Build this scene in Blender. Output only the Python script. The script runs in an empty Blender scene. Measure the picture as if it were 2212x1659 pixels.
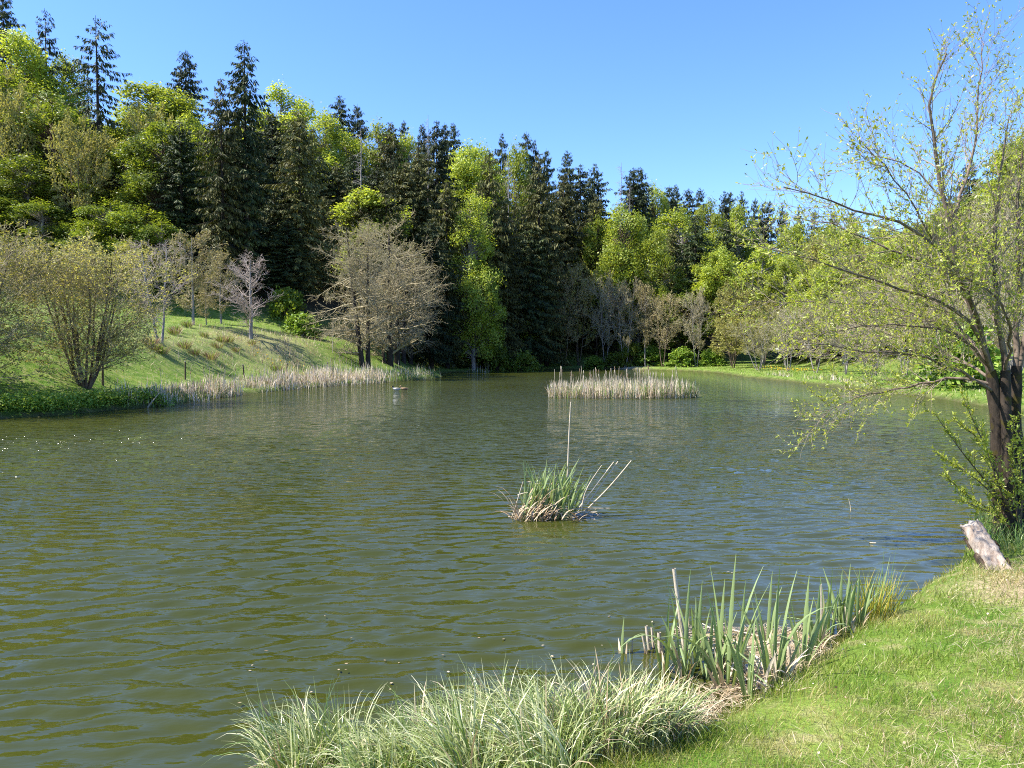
import bpy, math
import numpy as np
R = math.radians
rng = np.random.default_rng(11)
C = bpy.context.scene.collection
scene = bpy.context.scene

# ------------------------------------------------------------------ camera
CAM_H = 2.5
FPX = 1662.0                      # focal length in units of a 2212 px wide picture
PITCH = math.atan(67.5 / FPX)
cam_d = bpy.data.cameras.new('camera')
cam = bpy.data.objects.new('camera', cam_d); C.objects.link(cam)
cam.location = (0, 0, CAM_H); cam.rotation_euler = (R(90) - PITCH, 0, 0)
cam_d.sensor_fit = 'HORIZONTAL'; cam_d.sensor_width = 36.0
cam_d.lens = 36.0 * FPX / 2212.0
cam_d.clip_start = 0.05; cam_d.clip_end = 3000
scene.camera = cam

# ------------------------------------------------------------------ sky and sun
SUN_AZ, SUN_EL = -97.0, 52.0      # degrees, azimuth from +Y towards +X
w = bpy.data.worlds.new('World'); scene.world = w; w.use_nodes = True
nt = w.node_tree; bg = nt.nodes['Background']
sky = nt.nodes.new('ShaderNodeTexSky'); sky.sky_type = 'NISHITA'; sky.sun_disc = False
sky.sun_elevation = R(SUN_EL); sky.sun_rotation = R(SUN_AZ)
sky.air_density = 1.0; sky.dust_density = 0.3; sky.ozone_density = 2.5; sky.altitude = 600
hs = nt.nodes.new('ShaderNodeHueSaturation'); hs.inputs['Saturation'].default_value = 1.15
nt.links.new(sky.outputs[0], hs.inputs['Color']); tn = nt.nodes.new('ShaderNodeMix'); tn.data_type = 'RGBA'; tn.blend_type = 'MULTIPLY'; tn.inputs[0].default_value = 1.0; tn.inputs[7].default_value = (.74, .79, 1.0, 1)
nt.links.new(hs.outputs[0], tn.inputs[6]); nt.links.new(tn.outputs[2], bg.inputs['Color'])
bg.inputs['Strength'].default_value = 0.132
sl = bpy.data.lights.new('sun', 'SUN'); sl.energy = 5.0; sl.angle = R(0.53); sl.color = (1.0, 0.95, 0.86)
sun = bpy.data.objects.new('sun', sl); C.objects.link(sun)
sun.rotation_euler = (R(90 - SUN_EL), 0, R(180 - SUN_AZ))
scene.view_settings.view_transform = 'Standard'; scene.view_settings.look = 'None'
scene.view_settings.gamma = 1.0; scene.view_settings.exposure = 1.38
scene.cycles.use_denoising = False; scene.cycles.filter_width = 1.05
scene.cycles.max_bounces = 7; scene.cycles.diffuse_bounces = 3; scene.cycles.glossy_bounces = 3
scene.cycles.transmission_bounces = 4; scene.cycles.caustics_reflective = False
scene.cycles.caustics_refractive = False; scene.cycles.sample_clamp_indirect = 6.0

# ------------------------------------------------------------------ helpers
def ray(vx, vy):
    x = (vx - 1106.0) / FPX; u = (829.5 - vy) / FPX
    c, s = math.cos(PITCH), math.sin(PITCH)
    return np.array([x, c + u * s, -s + u * c])
def at_depth(vx, vy, Y):
    d = ray(vx, vy); return np.array([0, 0, CAM_H]) + d * (Y / d[1])
def on_z(vx, vy, z=0.0):
    d = ray(vx, vy); return np.array([0, 0, CAM_H]) + d * ((z - CAM_H) / d[2])
def norm(v):
    return v / np.maximum(np.linalg.norm(v, axis=-1, keepdims=True), 1e-9)
def sstep(a, b, x):
    t = np.clip((x - a) / (b - a), 0, 1); return t * t * (3 - 2 * t)
def vnoise(x, y, s, seed=0):
    """cheap smooth value noise in [-1,1]"""
    x = np.asarray(x, float) / s; y = np.asarray(y, float) / s
    xi = np.floor(x); yi = np.floor(y); fx = x - xi; fy = y - yi
    fx = fx * fx * (3 - 2 * fx); fy = fy * fy * (3 - 2 * fy)
    def h(a, b):
        v = np.sin(a * 127.1 + b * 311.7 + seed * 74.7) * 43758.5453
        return v - np.floor(v)
    return 2 * ((h(xi, yi) * (1 - fx) + h(xi + 1, yi) * fx) * (1 - fy) + (h(xi, yi + 1) * (1 - fx) + h(xi + 1, yi + 1) * fx) * fy) - 1
def sd_poly(x, y, P):
    x = np.asarray(x, float); y = np.asarray(y, float)
    best = np.full(x.shape, 1e18); inside = np.zeros(x.shape, bool)
    n = len(P)
    for i in range(n):
        ax, ay = P[i]; bx, by = P[(i + 1) % n]
        dx, dy = bx - ax, by - ay
        t = np.clip(((x - ax) * dx + (y - ay) * dy) / (dx * dx + dy * dy), 0, 1)
        best = np.minimum(best, (x - ax - t * dx) ** 2 + (y - ay - t * dy) ** 2)
        if ay != by:
            cond = ((ay > y) != (by > y)) & (x < (bx - ax) * (y - ay) / (by - ay) + ax)
            inside ^= cond
    d = np.sqrt(best)
    return np.where(inside, -d, d)
def smooth_poly(P, it=2):
    P = np.array(P, float)
    for _ in range(it):
        Q = np.roll(P, -1, 0)
        P = np.stack([0.75 * P + 0.25 * Q, 0.25 * P + 0.75 * Q], 1).reshape(-1, 2)
    return P
POND = smooth_poly([(-19.5, 29.3), (-18.2, 30.3), (-17.6, 33), (-16.5, 35.5), (-16.3, 41), (-15.7, 47.8), (-14.3, 54.7),
        (-12, 61), (-9.8, 67), (-7.2, 76), (-7.5, 84), (-9.3, 94), (-6, 103), (-2, 109), (6, 118.5), (14.3, 122), (22, 112.5),
        (26, 103), (25.4, 90), (24, 79), (24.2, 63), (24, 47), (23.1, 40.3), (22, 35.5), (21.5, 28), (18.5, 21), (14, 16.5),
        (9.5, 13), (7.4, 11.6), (6.3, 10.6), (5.8, 9.7), (5.2, 8.88), (4.36, 8.1), (3.75, 7.4), (3.1, 6.8), (2.56, 6.25), (2.05, 5.65),
        (1.45, 5.14), (1.0, 4.84), (0.3, 4.6), (-0.5, 4.4), (-2, 4.2), (-4, 4.0), (-8, 4.5), (-14, 7), (-22, 14), (-23, 22)], 1)
HILL_L = [(-400, -60), (-150, 10), (-64, 60), (-38, 74), (-20, 80), (-13, 88), (-13, 96), (-8, 107), (3, 121), (14, 127),
          (26, 124), (36, 132), (52, 152), (80, 220), (120, 420), (-400, 420)]
HILL_R = [(400, -60), (60, 5), (42, 40), (39, 70), (39, 100), (42, 125), (60, 170), (100, 260), (160, 420), (400, 420)]
def zones(x, y):
    sd = sd_poly(x, y, POND); dl = -sd_poly(x, y, HILL_L); dr = -sd_poly(x, y, HILL_R)
    return sd, dl, dr
def height(x, y):
    x = np.asarray(x, float); y = np.asarray(y, float)
    sd, dl, dr = zones(x, y); s = np.maximum(sd, 0)
    near = 0.10 * (1 - np.exp(-s / 0.12)) + 0.9 * (1 - np.exp(-0.19 * s)) + 0.02 * vnoise(x, y, 0.7, 3) * sstep(0, .6, s)
    left = 0.32 * (1 - np.exp(-s / 0.25)) + 7.5 * (1 - np.exp(-s * 0.062)) * sstep(0, 9, s) + 0.10 * vnoise(x, y, 2.2, 1) * sstep(0, 2, s)
    right = 0.30 * (1 - np.exp(-s / 0.25)) + 0.03 * np.minimum(s, 30) + 0.05 * vnoise(x, y, 2.5, 2) * sstep(0, 2, s)
    wn = 1 - sstep(13, 22, y + 0.25 * np.abs(x))
    wl = 1 - sstep(-9, 4, x)
    z = near * wn + (left * wl + right * (1 - wl)) * (1 - wn)
    a = np.maximum(dl, 0); b = np.maximum(dr, 0)
    z = z + 22 * (1 - np.exp(-a / 38)) + 0.05 * a + 16 * (1 - np.exp(-b / 45)) + 0.03 * b
    z = z + (vnoise(x, y, 9, 5) * 0.6) * sstep(2, 20, np.maximum(dl, dr))
    return np.where(sd < 0, -np.minimum(-sd * 0.55, 1.3) - 0.02, z)
def gz(x, y):
    return float(height(np.array([x]), np.array([y]))[0])
def ground_hit(vx, vy):
    d = ray(vx, vy); t = np.linspace(2.0, 260.0, 5200)
    p = np.array([0, 0, CAM_H]) + d[None] * (t / d[1])[:, None]
    h = np.maximum(height(p[:, 0], p[:, 1]), 0.0)
    k = np.argmax(p[:, 2] <= h)
    return np.array([p[k, 0], p[k, 1], h[k]])

def build(name, chunks, mats, smooth=False, attrs=None):
    """chunks: list of (verts (n,3), faces (m,3|4), material index)"""
    me = bpy.data.meshes.new(name)
    V = []; loops = []; starts = []; tot = []; mi = []; off = 0; lo = 0
    for v, f, m in chunks:
        if len(v) == 0 or len(f) == 0: continue
        f = np.asarray(f)
        V.append(np.asarray(v, np.float32)); loops.append((f + off).ravel())
        k = f.shape[1]; starts.append(lo + np.arange(len(f)) * k); tot.append(np.full(len(f), k)); mi.append(np.full(len(f), m))
        off += len(v); lo += f.size
    V = np.concatenate(V); loops = np.concatenate(loops); starts = np.concatenate(starts); mi = np.concatenate(mi)
    me.vertices.add(len(V)); me.vertices.foreach_set('co', V.ravel())
    me.loops.add(len(loops)); me.loops.foreach_set('vertex_index', loops.astype(np.int32))
    me.polygons.add(len(starts)); me.polygons.foreach_set('loop_start', starts.astype(np.int32))
    me.polygons.foreach_set('material_index', mi.astype(np.int32))
    me.update(calc_edges=True)
    if smooth: me.polygons.foreach_set('use_smooth', np.ones(len(starts), bool))
    for m in mats: me.materials.append(m)
    for k, a in (attrs or {}).items():
        at = me.attributes.new(k, 'FLOAT', 'POINT'); at.data.foreach_set('value', np.asarray(a, np.float32))
    me.validate()
    return me
def obj(name, me, parent=None, loc=None):
    o = bpy.data.objects.new(name, me); C.objects.link(o)
    if parent is not None: o.parent = parent
    if loc is not None: o.location = loc
    return o
def tag(o, label=None, cat=None, group=None, kind=None):
    if label: o['label'] = label
    if cat: o['category'] = cat
    if group: o['group'] = group
    if kind: o['kind'] = kind
    return o
def empty(name, loc, label, cat, group=None):
    o = bpy.data.objects.new(name, None); C.objects.link(o); o.location = loc; o.empty_display_size = 0.2
    return tag(o, label, cat, group)
def tubes(P, Rd, S=5):
    """P (N,K,3) Rd (N,K) -> verts, quads"""
    P = np.asarray(P, float); Rd = np.asarray(Rd, float); N, K, _ = P.shape
    T = norm(np.gradient(P, axis=1))
    ref = np.zeros((N, 1, 3)); ov = norm(P[:, -1] - P[:, 0]); ref[:, 0] = np.where(np.abs(ov[:, 2:3]) < .9, [[0, 0, 1.]], [[1., 0, 0]])
    U = norm(np.cross(T, np.broadcast_to(ref, T.shape))); W = np.cross(T, U)
    a = np.arange(S) * 2 * math.pi / S
    ring = P[:, :, None, :] + Rd[:, :, None, None] * (np.cos(a)[None, None, :, None] * U[:, :, None, :] + np.sin(a)[None, None, :, None] * W[:, :, None, :])
    v = ring.reshape(-1, 3)
    n = np.arange(N)[:, None, None] * K * S; k = np.arange(K - 1)[None, :, None] * S; s = np.arange(S)[None, None, :]; s2 = (s + 1) % S
    f = np.stack([n + k + s, n + k + s2, n + k + S + s2, n + k + S + s], -1).reshape(-1, 4)
    return v, f
def cards(Cn, U, V):
    """diamond leaves: centre, half length vector, half width vector"""
    v = np.stack([Cn - U, Cn - V * 1.0 + U * .1, Cn + U, Cn + V + U * .1], 1).reshape(-1, 3)
    n = len(Cn); f = np.arange(n * 4).reshape(n, 4)
    return v, f
def blades(base, h, wd, azim, lean, curl, K=5, fold=None, twist=None, tipw=0.08):
    """ribbons: base (n,3), height, width, direction of lean, lean angle at base, extra curl at tip (radians)"""
    n = len(base); t = np.linspace(0, 1, K)
    ang = lean[:, None] + curl[:, None] * t[None] ** 1.7
    seg = (h / (K - 1))[:, None]
    dz = np.cos(ang) * seg; dr = np.sin(ang) * seg
    z = np.concatenate([np.zeros((n, 1)), np.cumsum(dz[:, :-1], 1)], 1); r = np.concatenate([np.zeros((n, 1)), np.cumsum(dr[:, :-1], 1)], 1)
    P = np.stack([base[:, 0:1] + np.cos(azim)[:, None] * r, base[:, 1:2] + np.sin(azim)[:, None] * r, base[:, 2:3] + z], -1)
    if twist is None: twist = rng.uniform(-1.2, 1.2, n)
    sa = azim + math.pi / 2 + twist
    side = np.stack([np.cos(sa), np.sin(sa), np.zeros(n)], -1)[:, None, :]
    prof = np.clip(np.minimum(1, .55 + t * 2.0) * np.minimum(1, (1 - t) * 2.6 + tipw), 0, 1)
    hw = 0.5 * wd[:, None, None] * prof[None, :, None]
    if fold is None:
        v = np.stack([P - side * hw, P + side * hw], 2).reshape(-1, 3)
        b = np.arange(n)[:, None] * 2 * K + np.arange(K - 1)[None] * 2
        f = np.stack([b, b + 1, b + 3, b + 2], -1).reshape(-1, 4)
    else:
        T = norm(np.gradient(P, axis=1)); nrm = norm(np.cross(np.broadcast_to(side, T.shape), T))
        mid = P - nrm * hw * fold
        v = np.stack([P - side * hw, mid, P + side * hw], 2).reshape(-1, 3)
        b = np.arange(n)[:, None] * 3 * K + np.arange(K - 1)[None] * 3
        f = np.concatenate([np.stack([b, b + 1, b + 4, b + 3], -1).reshape(-1, 4), np.stack([b + 1, b + 2, b + 5, b + 4], -1).reshape(-1, 4)])
    return v, f
def spawn(P, Rd, n, t0, t1, ang, angj, L, Lj, K, rr, up=0.0, wob=0.1, fall=0.0, rtip=.3, rmin=.002, g=None, flat=0.0):
    g = g or rng
    N, Kp, _ = P.shape
    idx = np.repeat(np.arange(N), n); M = len(idx)
    t = t0 + (t1 - t0) * ((np.tile(np.arange(n), N) + g.uniform(0, 1, M)) / n)
    f = t * (Kp - 1); i = np.minimum(f.astype(int), Kp - 2); wt = (f - i)[:, None]
    base = P[idx, i] * (1 - wt) + P[idx, i + 1] * wt
    tan = norm(P[idx, i + 1] - P[idx, i]); rad = Rd[idx, i] * (1 - wt[:, 0]) + Rd[idx, i + 1] * wt[:, 0]
    rv = g.normal(size=(M, 3)); u = norm(np.cross(tan, rv)); u[:, 2] *= (1 - flat); u = norm(u)
    a = g.normal(ang, angj, M)[:, None]
    d = norm(np.cos(a) * tan + np.sin(a) * u)
    ln = (np.broadcast_to(L, (N,))[idx] if np.ndim(L) else L) * (1 - fall * (t - t0) / max(t1 - t0, 1e-6)) * g.uniform(1 - Lj, 1 + Lj, M)
    pts = [base]; dr = d
    for k in range(1, K):
        dr = norm(dr + np.array([0, 0, up]) + wob * g.normal(size=(M, 3)))
        pts.append(pts[-1] + dr * (ln / (K - 1))[:, None])
    r0 = np.maximum(rad * rr, rmin)
    return np.stack(pts, 1), r0[:, None] * np.linspace(1, rtip, K)[None]

# ------------------------------------------------------------------ materials
def newmat(name):
    m = bpy.data.materials.new(name); m.use_nodes = True; t = m.node_tree
    for n in list(t.nodes): t.nodes.remove(n)
    return m, t, t.nodes.new('ShaderNodeOutputMaterial')
def N_(t, typ, **kw):
    n = t.nodes.new(typ)
    for k, v in kw.items(): setattr(n, k, v)
    return n
def ramp(t, stops, fac):
    r = N_(t, 'ShaderNodeValToRGB'); e = r.color_ramp.elements
    while len(e) < len(stops): e.new(0.5)
    for k, (p, c) in enumerate(stops): e[k].position = p; e[k].color = (*c, 1)
    t.links.new(fac, r.inputs[0]); return r.outputs[0]
def mixc(t, a, b, fac, mode='MIX'):
    m = N_(t, 'ShaderNodeMix', data_type='RGBA', blend_type=mode)
    for s, v in ((m.inputs[0], fac), (m.inputs[6], a), (m.inputs[7], b)):
        if hasattr(v, 'links'): t.links.new(v, s)
        elif isinstance(v, tuple): s.default_value = (*v, 1)
        else: s.default_value = v
    return m.outputs[2]
def leaf_mat(name, stops, trans=0.4, rough=0.5, spec=0.3, objvar=0.25, tcol=(1.25, 1.15, .6), patch=None):
    m, t, out = newmat(name)
    geo = N_(t, 'ShaderNodeNewGeometry'); oi = N_(t, 'ShaderNodeObjectInfo')
    c = ramp(t, stops, geo.outputs['Random Per Island'])
    if patch:
        tc = N_(t, 'ShaderNodeTexCoord'); nz = N_(t, 'ShaderNodeTexNoise'); nz.inputs['Scale'].default_value = patch[0]; nz.inputs['Detail'].default_value = 4
        t.links.new(tc.outputs['Object'], nz.inputs['Vector'])
        mr = N_(t, 'ShaderNodeMapRange'); mr.inputs['From Min'].default_value = patch[1]; mr.inputs['From Max'].default_value = patch[2]
        t.links.new(nz.outputs[0], mr.inputs[0]); c = mixc(t, c, patch[3], mr.outputs[0])
    mr = N_(t, 'ShaderNodeMapRange'); mr.inputs['To Min'].default_value = 1 - objvar; mr.inputs['To Max'].default_value = 1 + objvar
    t.links.new(oi.outputs['Random'], mr.inputs[0])
    vm = N_(t, 'ShaderNodeVectorMath', operation='SCALE'); t.links.new(c, vm.inputs[0]); t.links.new(mr.outputs[0], vm.inputs['Scale'])
    p = N_(t, 'ShaderNodeBsdfPrincipled'); p.inputs['Roughness'].default_value = rough; p.inputs['Specular IOR Level'].default_value = spec
    t.links.new(vm.outputs[0], p.inputs['Base Color'])
    tr = N_(t, 'ShaderNodeBsdfTranslucent'); t.links.new(mixc(t, vm.outputs[0], tcol, 1.0, 'MULTIPLY'), tr.inputs[0])
    mx = N_(t, 'ShaderNodeMixShader'); mx.inputs[0].default_value = trans
    t.links.new(p.outputs[0], mx.inputs[1]); t.links.new(tr.outputs[0], mx.inputs[2]); t.links.new(mx.outputs[0], out.inputs[0])
    return m
def bark_mat(name, a, b, scale=6.0, zs=.25, bump=.4, rough=.85, moss=None):
    m, t, out = newmat(name)
    tc = N_(t, 'ShaderNodeTexCoord'); mp = N_(t, 'ShaderNodeMapping'); mp.inputs['Scale'].default_value = (scale, scale, scale * zs)
    t.links.new(tc.outputs['Object'], mp.inputs[0])
    nz = N_(t, 'ShaderNodeTexNoise'); nz.inputs['Scale'].default_value = 1.0; nz.inputs['Detail'].default_value = 5; nz.inputs['Roughness'].default_value = .65
    t.links.new(mp.outputs[0], nz.inputs['Vector'])
    c = ramp(t, [(.32, a), (.68, b)], nz.outputs[0])
    if moss:
        n2 = N_(t, 'ShaderNodeTexNoise'); n2.inputs['Scale'].default_value = moss[0]; n2.inputs['Detail'].default_value = 4
        t.links.new(tc.outputs['Object'], n2.inputs['Vector'])
        mr = N_(t, 'ShaderNodeMapRange'); mr.inputs['From Min'].default_value = moss[1]; mr.inputs['From Max'].default_value = moss[1] + .08
        t.links.new(n2.outputs[0], mr.inputs[0]); c = mixc(t, c, moss[2], mr.outputs[0])
    p = N_(t, 'ShaderNodeBsdfPrincipled'); p.inputs['Roughness'].default_value = rough; p.inputs['Specular IOR Level'].default_value = .2
    t.links.new(c, p.inputs['Base Color'])
    bp = N_(t, 'ShaderNodeBump'); bp.inputs['Strength'].default_value = bump; bp.inputs['Distance'].default_value = .02
    t.links.new(nz.outputs[0], bp.inputs['Height']); t.links.new(bp.outputs[0], p.inputs['Normal'])
    t.links.new(p.outputs[0], out.inputs[0])
    return m
M = {}
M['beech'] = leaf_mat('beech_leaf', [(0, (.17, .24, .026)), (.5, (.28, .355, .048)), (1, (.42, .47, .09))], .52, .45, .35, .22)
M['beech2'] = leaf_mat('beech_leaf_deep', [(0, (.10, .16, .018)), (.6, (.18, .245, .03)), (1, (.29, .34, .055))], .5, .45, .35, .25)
M['spruce'] = leaf_mat('spruce_needles', [(0, (.018, .032, .013)), (.6, (.04, .06, .02)), (1, (.10, .12, .036))], .10, .6, .2, .3)
M['spruce_sunlit'] = leaf_mat('spruce_needles_sunlit', [(0, (.038, .045, .014)), (.6, (.092, .098, .028)), (1, (.18, .17, .05))], .14, .6, .2, .3)  # brighter copy of the spruce needles, olive-brown sunlit tone put into the colour
M['bud'] = leaf_mat('budding_leaf', [(0, (.22, .22, .06)), (.6, (.34, .34, .10)), (1, (.46, .44, .16))], .4, .6, .2, .25)
M['budbrown'] = leaf_mat('reddish_bud', [(0, (.22, .17, .09)), (.6, (.32, .27, .13)), (1, (.42, .40, .15))], .25, .6, .2, .2)
M['catkin'] = leaf_mat('olive_catkin', [(0, (.22, .18, .10)), (.6, (.32, .28, .13)), (1, (.40, .38, .14))], .25, .6, .2, .15)
M['willowleaf'] = leaf_mat('willow_leaf', [(0, (.28, .34, .03)), (.5, (.40, .46, .07)), (1, (.52, .55, .16))], .5, .4, .4, .0)
M['shrub'] = leaf_mat('shrub_leaf', [(0, (.08, .16, .018)), (.6, (.18, .29, .035)), (1, (.32, .40, .07))], .35, .5, .3, .25)
M['bark_dark'] = bark_mat('dark_bark', (.018, .014, .011), (.06, .048, .038), 5)
M['bark_grey'] = bark_mat('grey_bark', (.16, .14, .12), (.34, .31, .28), 6)
M['bark_brown'] = bark_mat('brown_bark', (.07, .05, .035), (.17, .125, .085), 6)
M['twig_pink'] = bark_mat('pinkish_twig', (.30, .235, .20), (.46, .38, .33), 6, bump=0)
M['twig_brown'] = bark_mat('brown_twig', (.26, .22, .13), (.40, .34, .21), 6, bump=0)
M['twig_grey'] = bark_mat('grey_twig', (.32, .28, .22), (.46, .42, .34), 6, bump=0)
M['bark_red'] = bark_mat('reddish_pine_bark', (.16, .07, .04), (.30, .15, .09), 5)
M['deadwood'] = bark_mat('silver_dead_wood', (.18, .16, .15), (.36, .33, .31), 8)
M['willowbark'] = bark_mat('mossy_willow_bark', (.014, .011, .009), (.062, .046, .034), 14, .25, .9, .85, (7, .54, (.05, .04, .010)))
M['willowlimb'] = bark_mat('willow_limb_bark', (.06, .045, .034), (.22, .17, .13), 16, .4, .4)

M['willowtwig'] = bark_mat('willow_twig', (.17, .135, .10), (.34, .28, .22), 16, .4, 0)
# terrain
def terrain_mat():
    m, t, out = newmat('ground_cover')
    tc = N_(t, 'ShaderNodeTexCoord')
    def noise(s, d=5, r=.6):
        n = N_(t, 'ShaderNodeTexNoise'); n.inputs['Scale'].default_value = s; n.inputs['Detail'].default_value = d; n.inputs['Roughness'].default_value = r
        t.links.new(tc.outputs['Object'], n.inputs['Vector']); return n.outputs[0]
    def attr(a):
        n = N_(t, 'ShaderNodeAttribute'); n.attribute_name = a; return n.outputs['Fac']
    n1, n2, n3 = noise(.5), noise(3.5), noise(22, 4, .7)
    grass = ramp(t, [(.3, (.07, .145, .015)), (.55, (.13, .23, .025)), (.75, (.20, .28, .045))], n2)
    dryc = ramp(t, [(.3, (.20, .16, .07)), (.7, (.40, .33, .20))], n3)
    mr = N_(t, 'ShaderNodeMapRange'); mr.inputs['From Min'].default_value = .5; mr.inputs['From Max'].default_value = .68; mr.inputs['To Max'].default_value = .6
    t.links.new(n2, mr.inputs[0]); n4 = noise(1.1, 3); grass = mixc(t, grass, ramp(t, [(.40, (.05, .11, .012)), (.62, (.19, .23, .05))], n4), .55)
    c = mixc(t, grass, dryc, mr.outputs[0])
    ad = N_(t, 'ShaderNodeMath', operation='ADD'); t.links.new(attr('dry'), ad.inputs[0]); t.links.new(n3, ad.inputs[1])
    mr = N_(t, 'ShaderNodeMapRange'); mr.inputs['From Min'].default_value = .75; mr.inputs['From Max'].default_value = 1.15
    t.links.new(ad.outputs[0], mr.inputs[0]); c = mixc(t, c, dryc, mr.outputs[0])
    floor = ramp(t, [(.3, (.025, .022, .012)), (.6, (.06, .045, .025)), (.8, (.05, .07, .018))], n2)
    c = mixc(t, c, floor, attr('forest'))
    mud = ramp(t, [(.3, (.03, .026, .014)), (.7, (.08, .065, .035))], n3)
    c = mixc(t, c, mud, attr('mud'))
    sand = ramp(t, [(.3, (.36, .30, .21)), (.7, (.52, .45, .34))], n3)
    c = mixc(t, c, sand, attr('sand'))
    p = N_(t, 'ShaderNodeBsdfPrincipled'); p.inputs['Roughness'].default_value = .9; p.inputs['Specular IOR Level'].default_value = .1
    t.links.new(c, p.inputs['Base Color'])
    bp = N_(t, 'ShaderNodeBump'); bp.inputs['Strength'].default_value = .7; bp.inputs['Distance'].default_value = .08
    t.links.new(n3, bp.inputs['Height']); t.links.new(bp.outputs[0], p.inputs['Normal'])
    t.links.new(p.outputs[0], out.inputs[0]); return m
M['terrain'] = terrain_mat()
def water_mat():
    m, t, out = newmat('pond_water')
    tc = N_(t, 'ShaderNodeTexCoord')
    def nz(sx, sy, rot, d):
        mp = N_(t, 'ShaderNodeMapping'); mp.inputs['Scale'].default_value = (sx, sy, 1); mp.inputs['Rotation'].default_value = (0, 0, R(rot))
        t.links.new(tc.outputs['Object'], mp.inputs[0])
        n = N_(t, 'ShaderNodeTexNoise'); n.inputs['Scale'].default_value = 1; n.inputs['Detail'].default_value = d; n.inputs['Roughness'].default_value = .5
        t.links.new(mp.outputs[0], n.inputs['Vector']); return n.outputs[0]
    big = nz(1.5, 5.0, 8, 2.5); fine = nz(7, 16, -12, 2)
    fa = N_(t, 'ShaderNodeAttribute'); fa.attribute_name = 'far'
    gu = N_(t, 'ShaderNodeAttribute'); gu.attribute_name = 'gust'
    a = N_(t, 'ShaderNodeMath', operation='MULTIPLY'); t.links.new(big, a.inputs[0]); t.links.new(fa.outputs['Fac'], a.inputs[1])
    b = N_(t, 'ShaderNodeMath', operation='MULTIPLY_ADD'); t.links.new(fine, b.inputs[0]); b.inputs[1].default_value = .035; t.links.new(a.outputs[0], b.inputs[2])
    c = N_(t, 'ShaderNodeMath', operation='MULTIPLY'); t.links.new(b.outputs[0], c.inputs[0]); t.links.new(gu.outputs['Fac'], c.inputs[1])
    bp = N_(t, 'ShaderNodeBump'); bp.inputs['Strength'].default_value = 1.0; bp.inputs['Distance'].default_value = .17
    t.links.new(c.outputs[0], bp.inputs['Height'])
    p = N_(t, 'ShaderNodeBsdfPrincipled'); p.inputs['Roughness'].default_value = .04; p.inputs['IOR'].default_value = 1.333
    n1 = nz(.12, .12, 0, 3)
    t.links.new(ramp(t, [(.3, (.030, .036, .005)), (.7, (.039, .044, .007))], n1), p.inputs['Base Color'])
    t.links.new(bp.outputs[0], p.inputs['Normal'])
    t.links.new(p.outputs[0], out.inputs[0]); return m
M['water'] = water_mat()
M['lawn'] = leaf_mat('lawn_blade', [(0, (.12, .21, .028)), (.45, (.24, .34, .055)), (.74, (.38, .44, .12)), (.83, (.38, .33, .15)), (1, (.58, .52, .33))], .38, .4, .35, 0, patch=(1.6, .47, .66, (.50, .43, .21)))
M['meadow'] = leaf_mat('meadow_blade', [(0, (.09, .18, .016)), (.6, (.17, .29, .03)), (.85, (.26, .34, .06)), (.9, (.36, .31, .16)), (1, (.48, .42, .25))], .35, .5, .3, 0, patch=(.35, .52, .70, (.38, .34, .15)))
M['sedge'] = leaf_mat('sedge_blade', [(0, (.10, .17, .035)), (.35, (.25, .32, .09)), (.75, (.52, .54, .28)), (1, (.70, .67, .44))], .32, .30, .7, 0, tcol=(1.1, 1.15, .7))
M['cattail'] = leaf_mat('cattail_leaf', [(0, (.11, .19, .05)), (.55, (.23, .30, .12)), (1, (.40, .45, .22))], .30, .36, .5, .15, tcol=(1.15, 1.2, .5))
M['reedgreen'] = leaf_mat('reed_green', [(0, (.10, .18, .04)), (.6, (.18, .27, .07)), (1, (.30, .35, .12))], .3, .45, .4, .1)
M['straw'] = leaf_mat('dry_straw', [(0, (.26, .18, .10)), (.4, (.42, .32, .20)), (1, (.62, .52, .38))], .2, .6, .25, .1, tcol=(1, .9, .7))
M['reeddry'] = leaf_mat('dry_reed', [(0, (.36, .27, .18)), (.4, (.60, .50, .36)), (1, (.80, .72, .58))], .2, .6, .25, .1, tcol=(1, .9, .75))
M['deadleaf'] = leaf_mat('dead_brown_leaf', [(0, (.16, .09, .05)), (.5, (.32, .21, .12)), (1, (.52, .40, .28))], .2, .6, .25, .1, tcol=(1, .85, .6))
M['yellowgrass'] = leaf_mat('yellow_green_grass', [(0, (.17, .20, .02)), (.6, (.33, .31, .03)), (1, (.48, .36, .09))], .35, .45, .35, 0)
M['head'] = bark_mat('brown_seed_head', (.12, .075, .04), (.30, .21, .13), 40, 1)
M['logwood'] = bark_mat('weathered_log', (.20, .14, .10), (.46, .39, .32), 18, .18, .9, .9, (9, .66, (.09, .06, .04)))
M['logcut'] = bark_mat('log_cut', (.34, .28, .22), (.52, .46, .39), 30, 1, .4)
M['logbark'] = bark_mat('log_bark', (.05, .035, .025), (.17, .12, .085), 22, .4, .8)
M['post'] = bark_mat('post_wood', (.05, .035, .022), (.15, .11, .07), 12, .2)
M['stick'] = bark_mat('bleached_stick', (.35, .29, .20), (.58, .50, .38), 20, .3)
M['scum'] = bark_mat('straw_scum', (.20, .15, .08), (.46, .36, .20), 45, 1, .8)
M['flower'] = leaf_mat('yellow_petal', [(0, (.75, .50, .02)), (1, (.85, .68, .05))], .3, .5, .3, 0)
M['duckwhite'] = bark_mat('pale_feather', (.42, .38, .33), (.72, .69, .64), 30, 1, .1)
M['duckbrown'] = bark_mat('brown_feather', (.14, .09, .05), (.36, .25, .15), 30, 1, .1)
M['bill'] = bark_mat('duck_bill', (.30, .20, .05), (.45, .30, .08), 20, 1, 0)
M['birdblack'] = bark_mat('dark_feather', (.02, .02, .022), (.05, .05, .055), 30, 1, 0)

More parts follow.
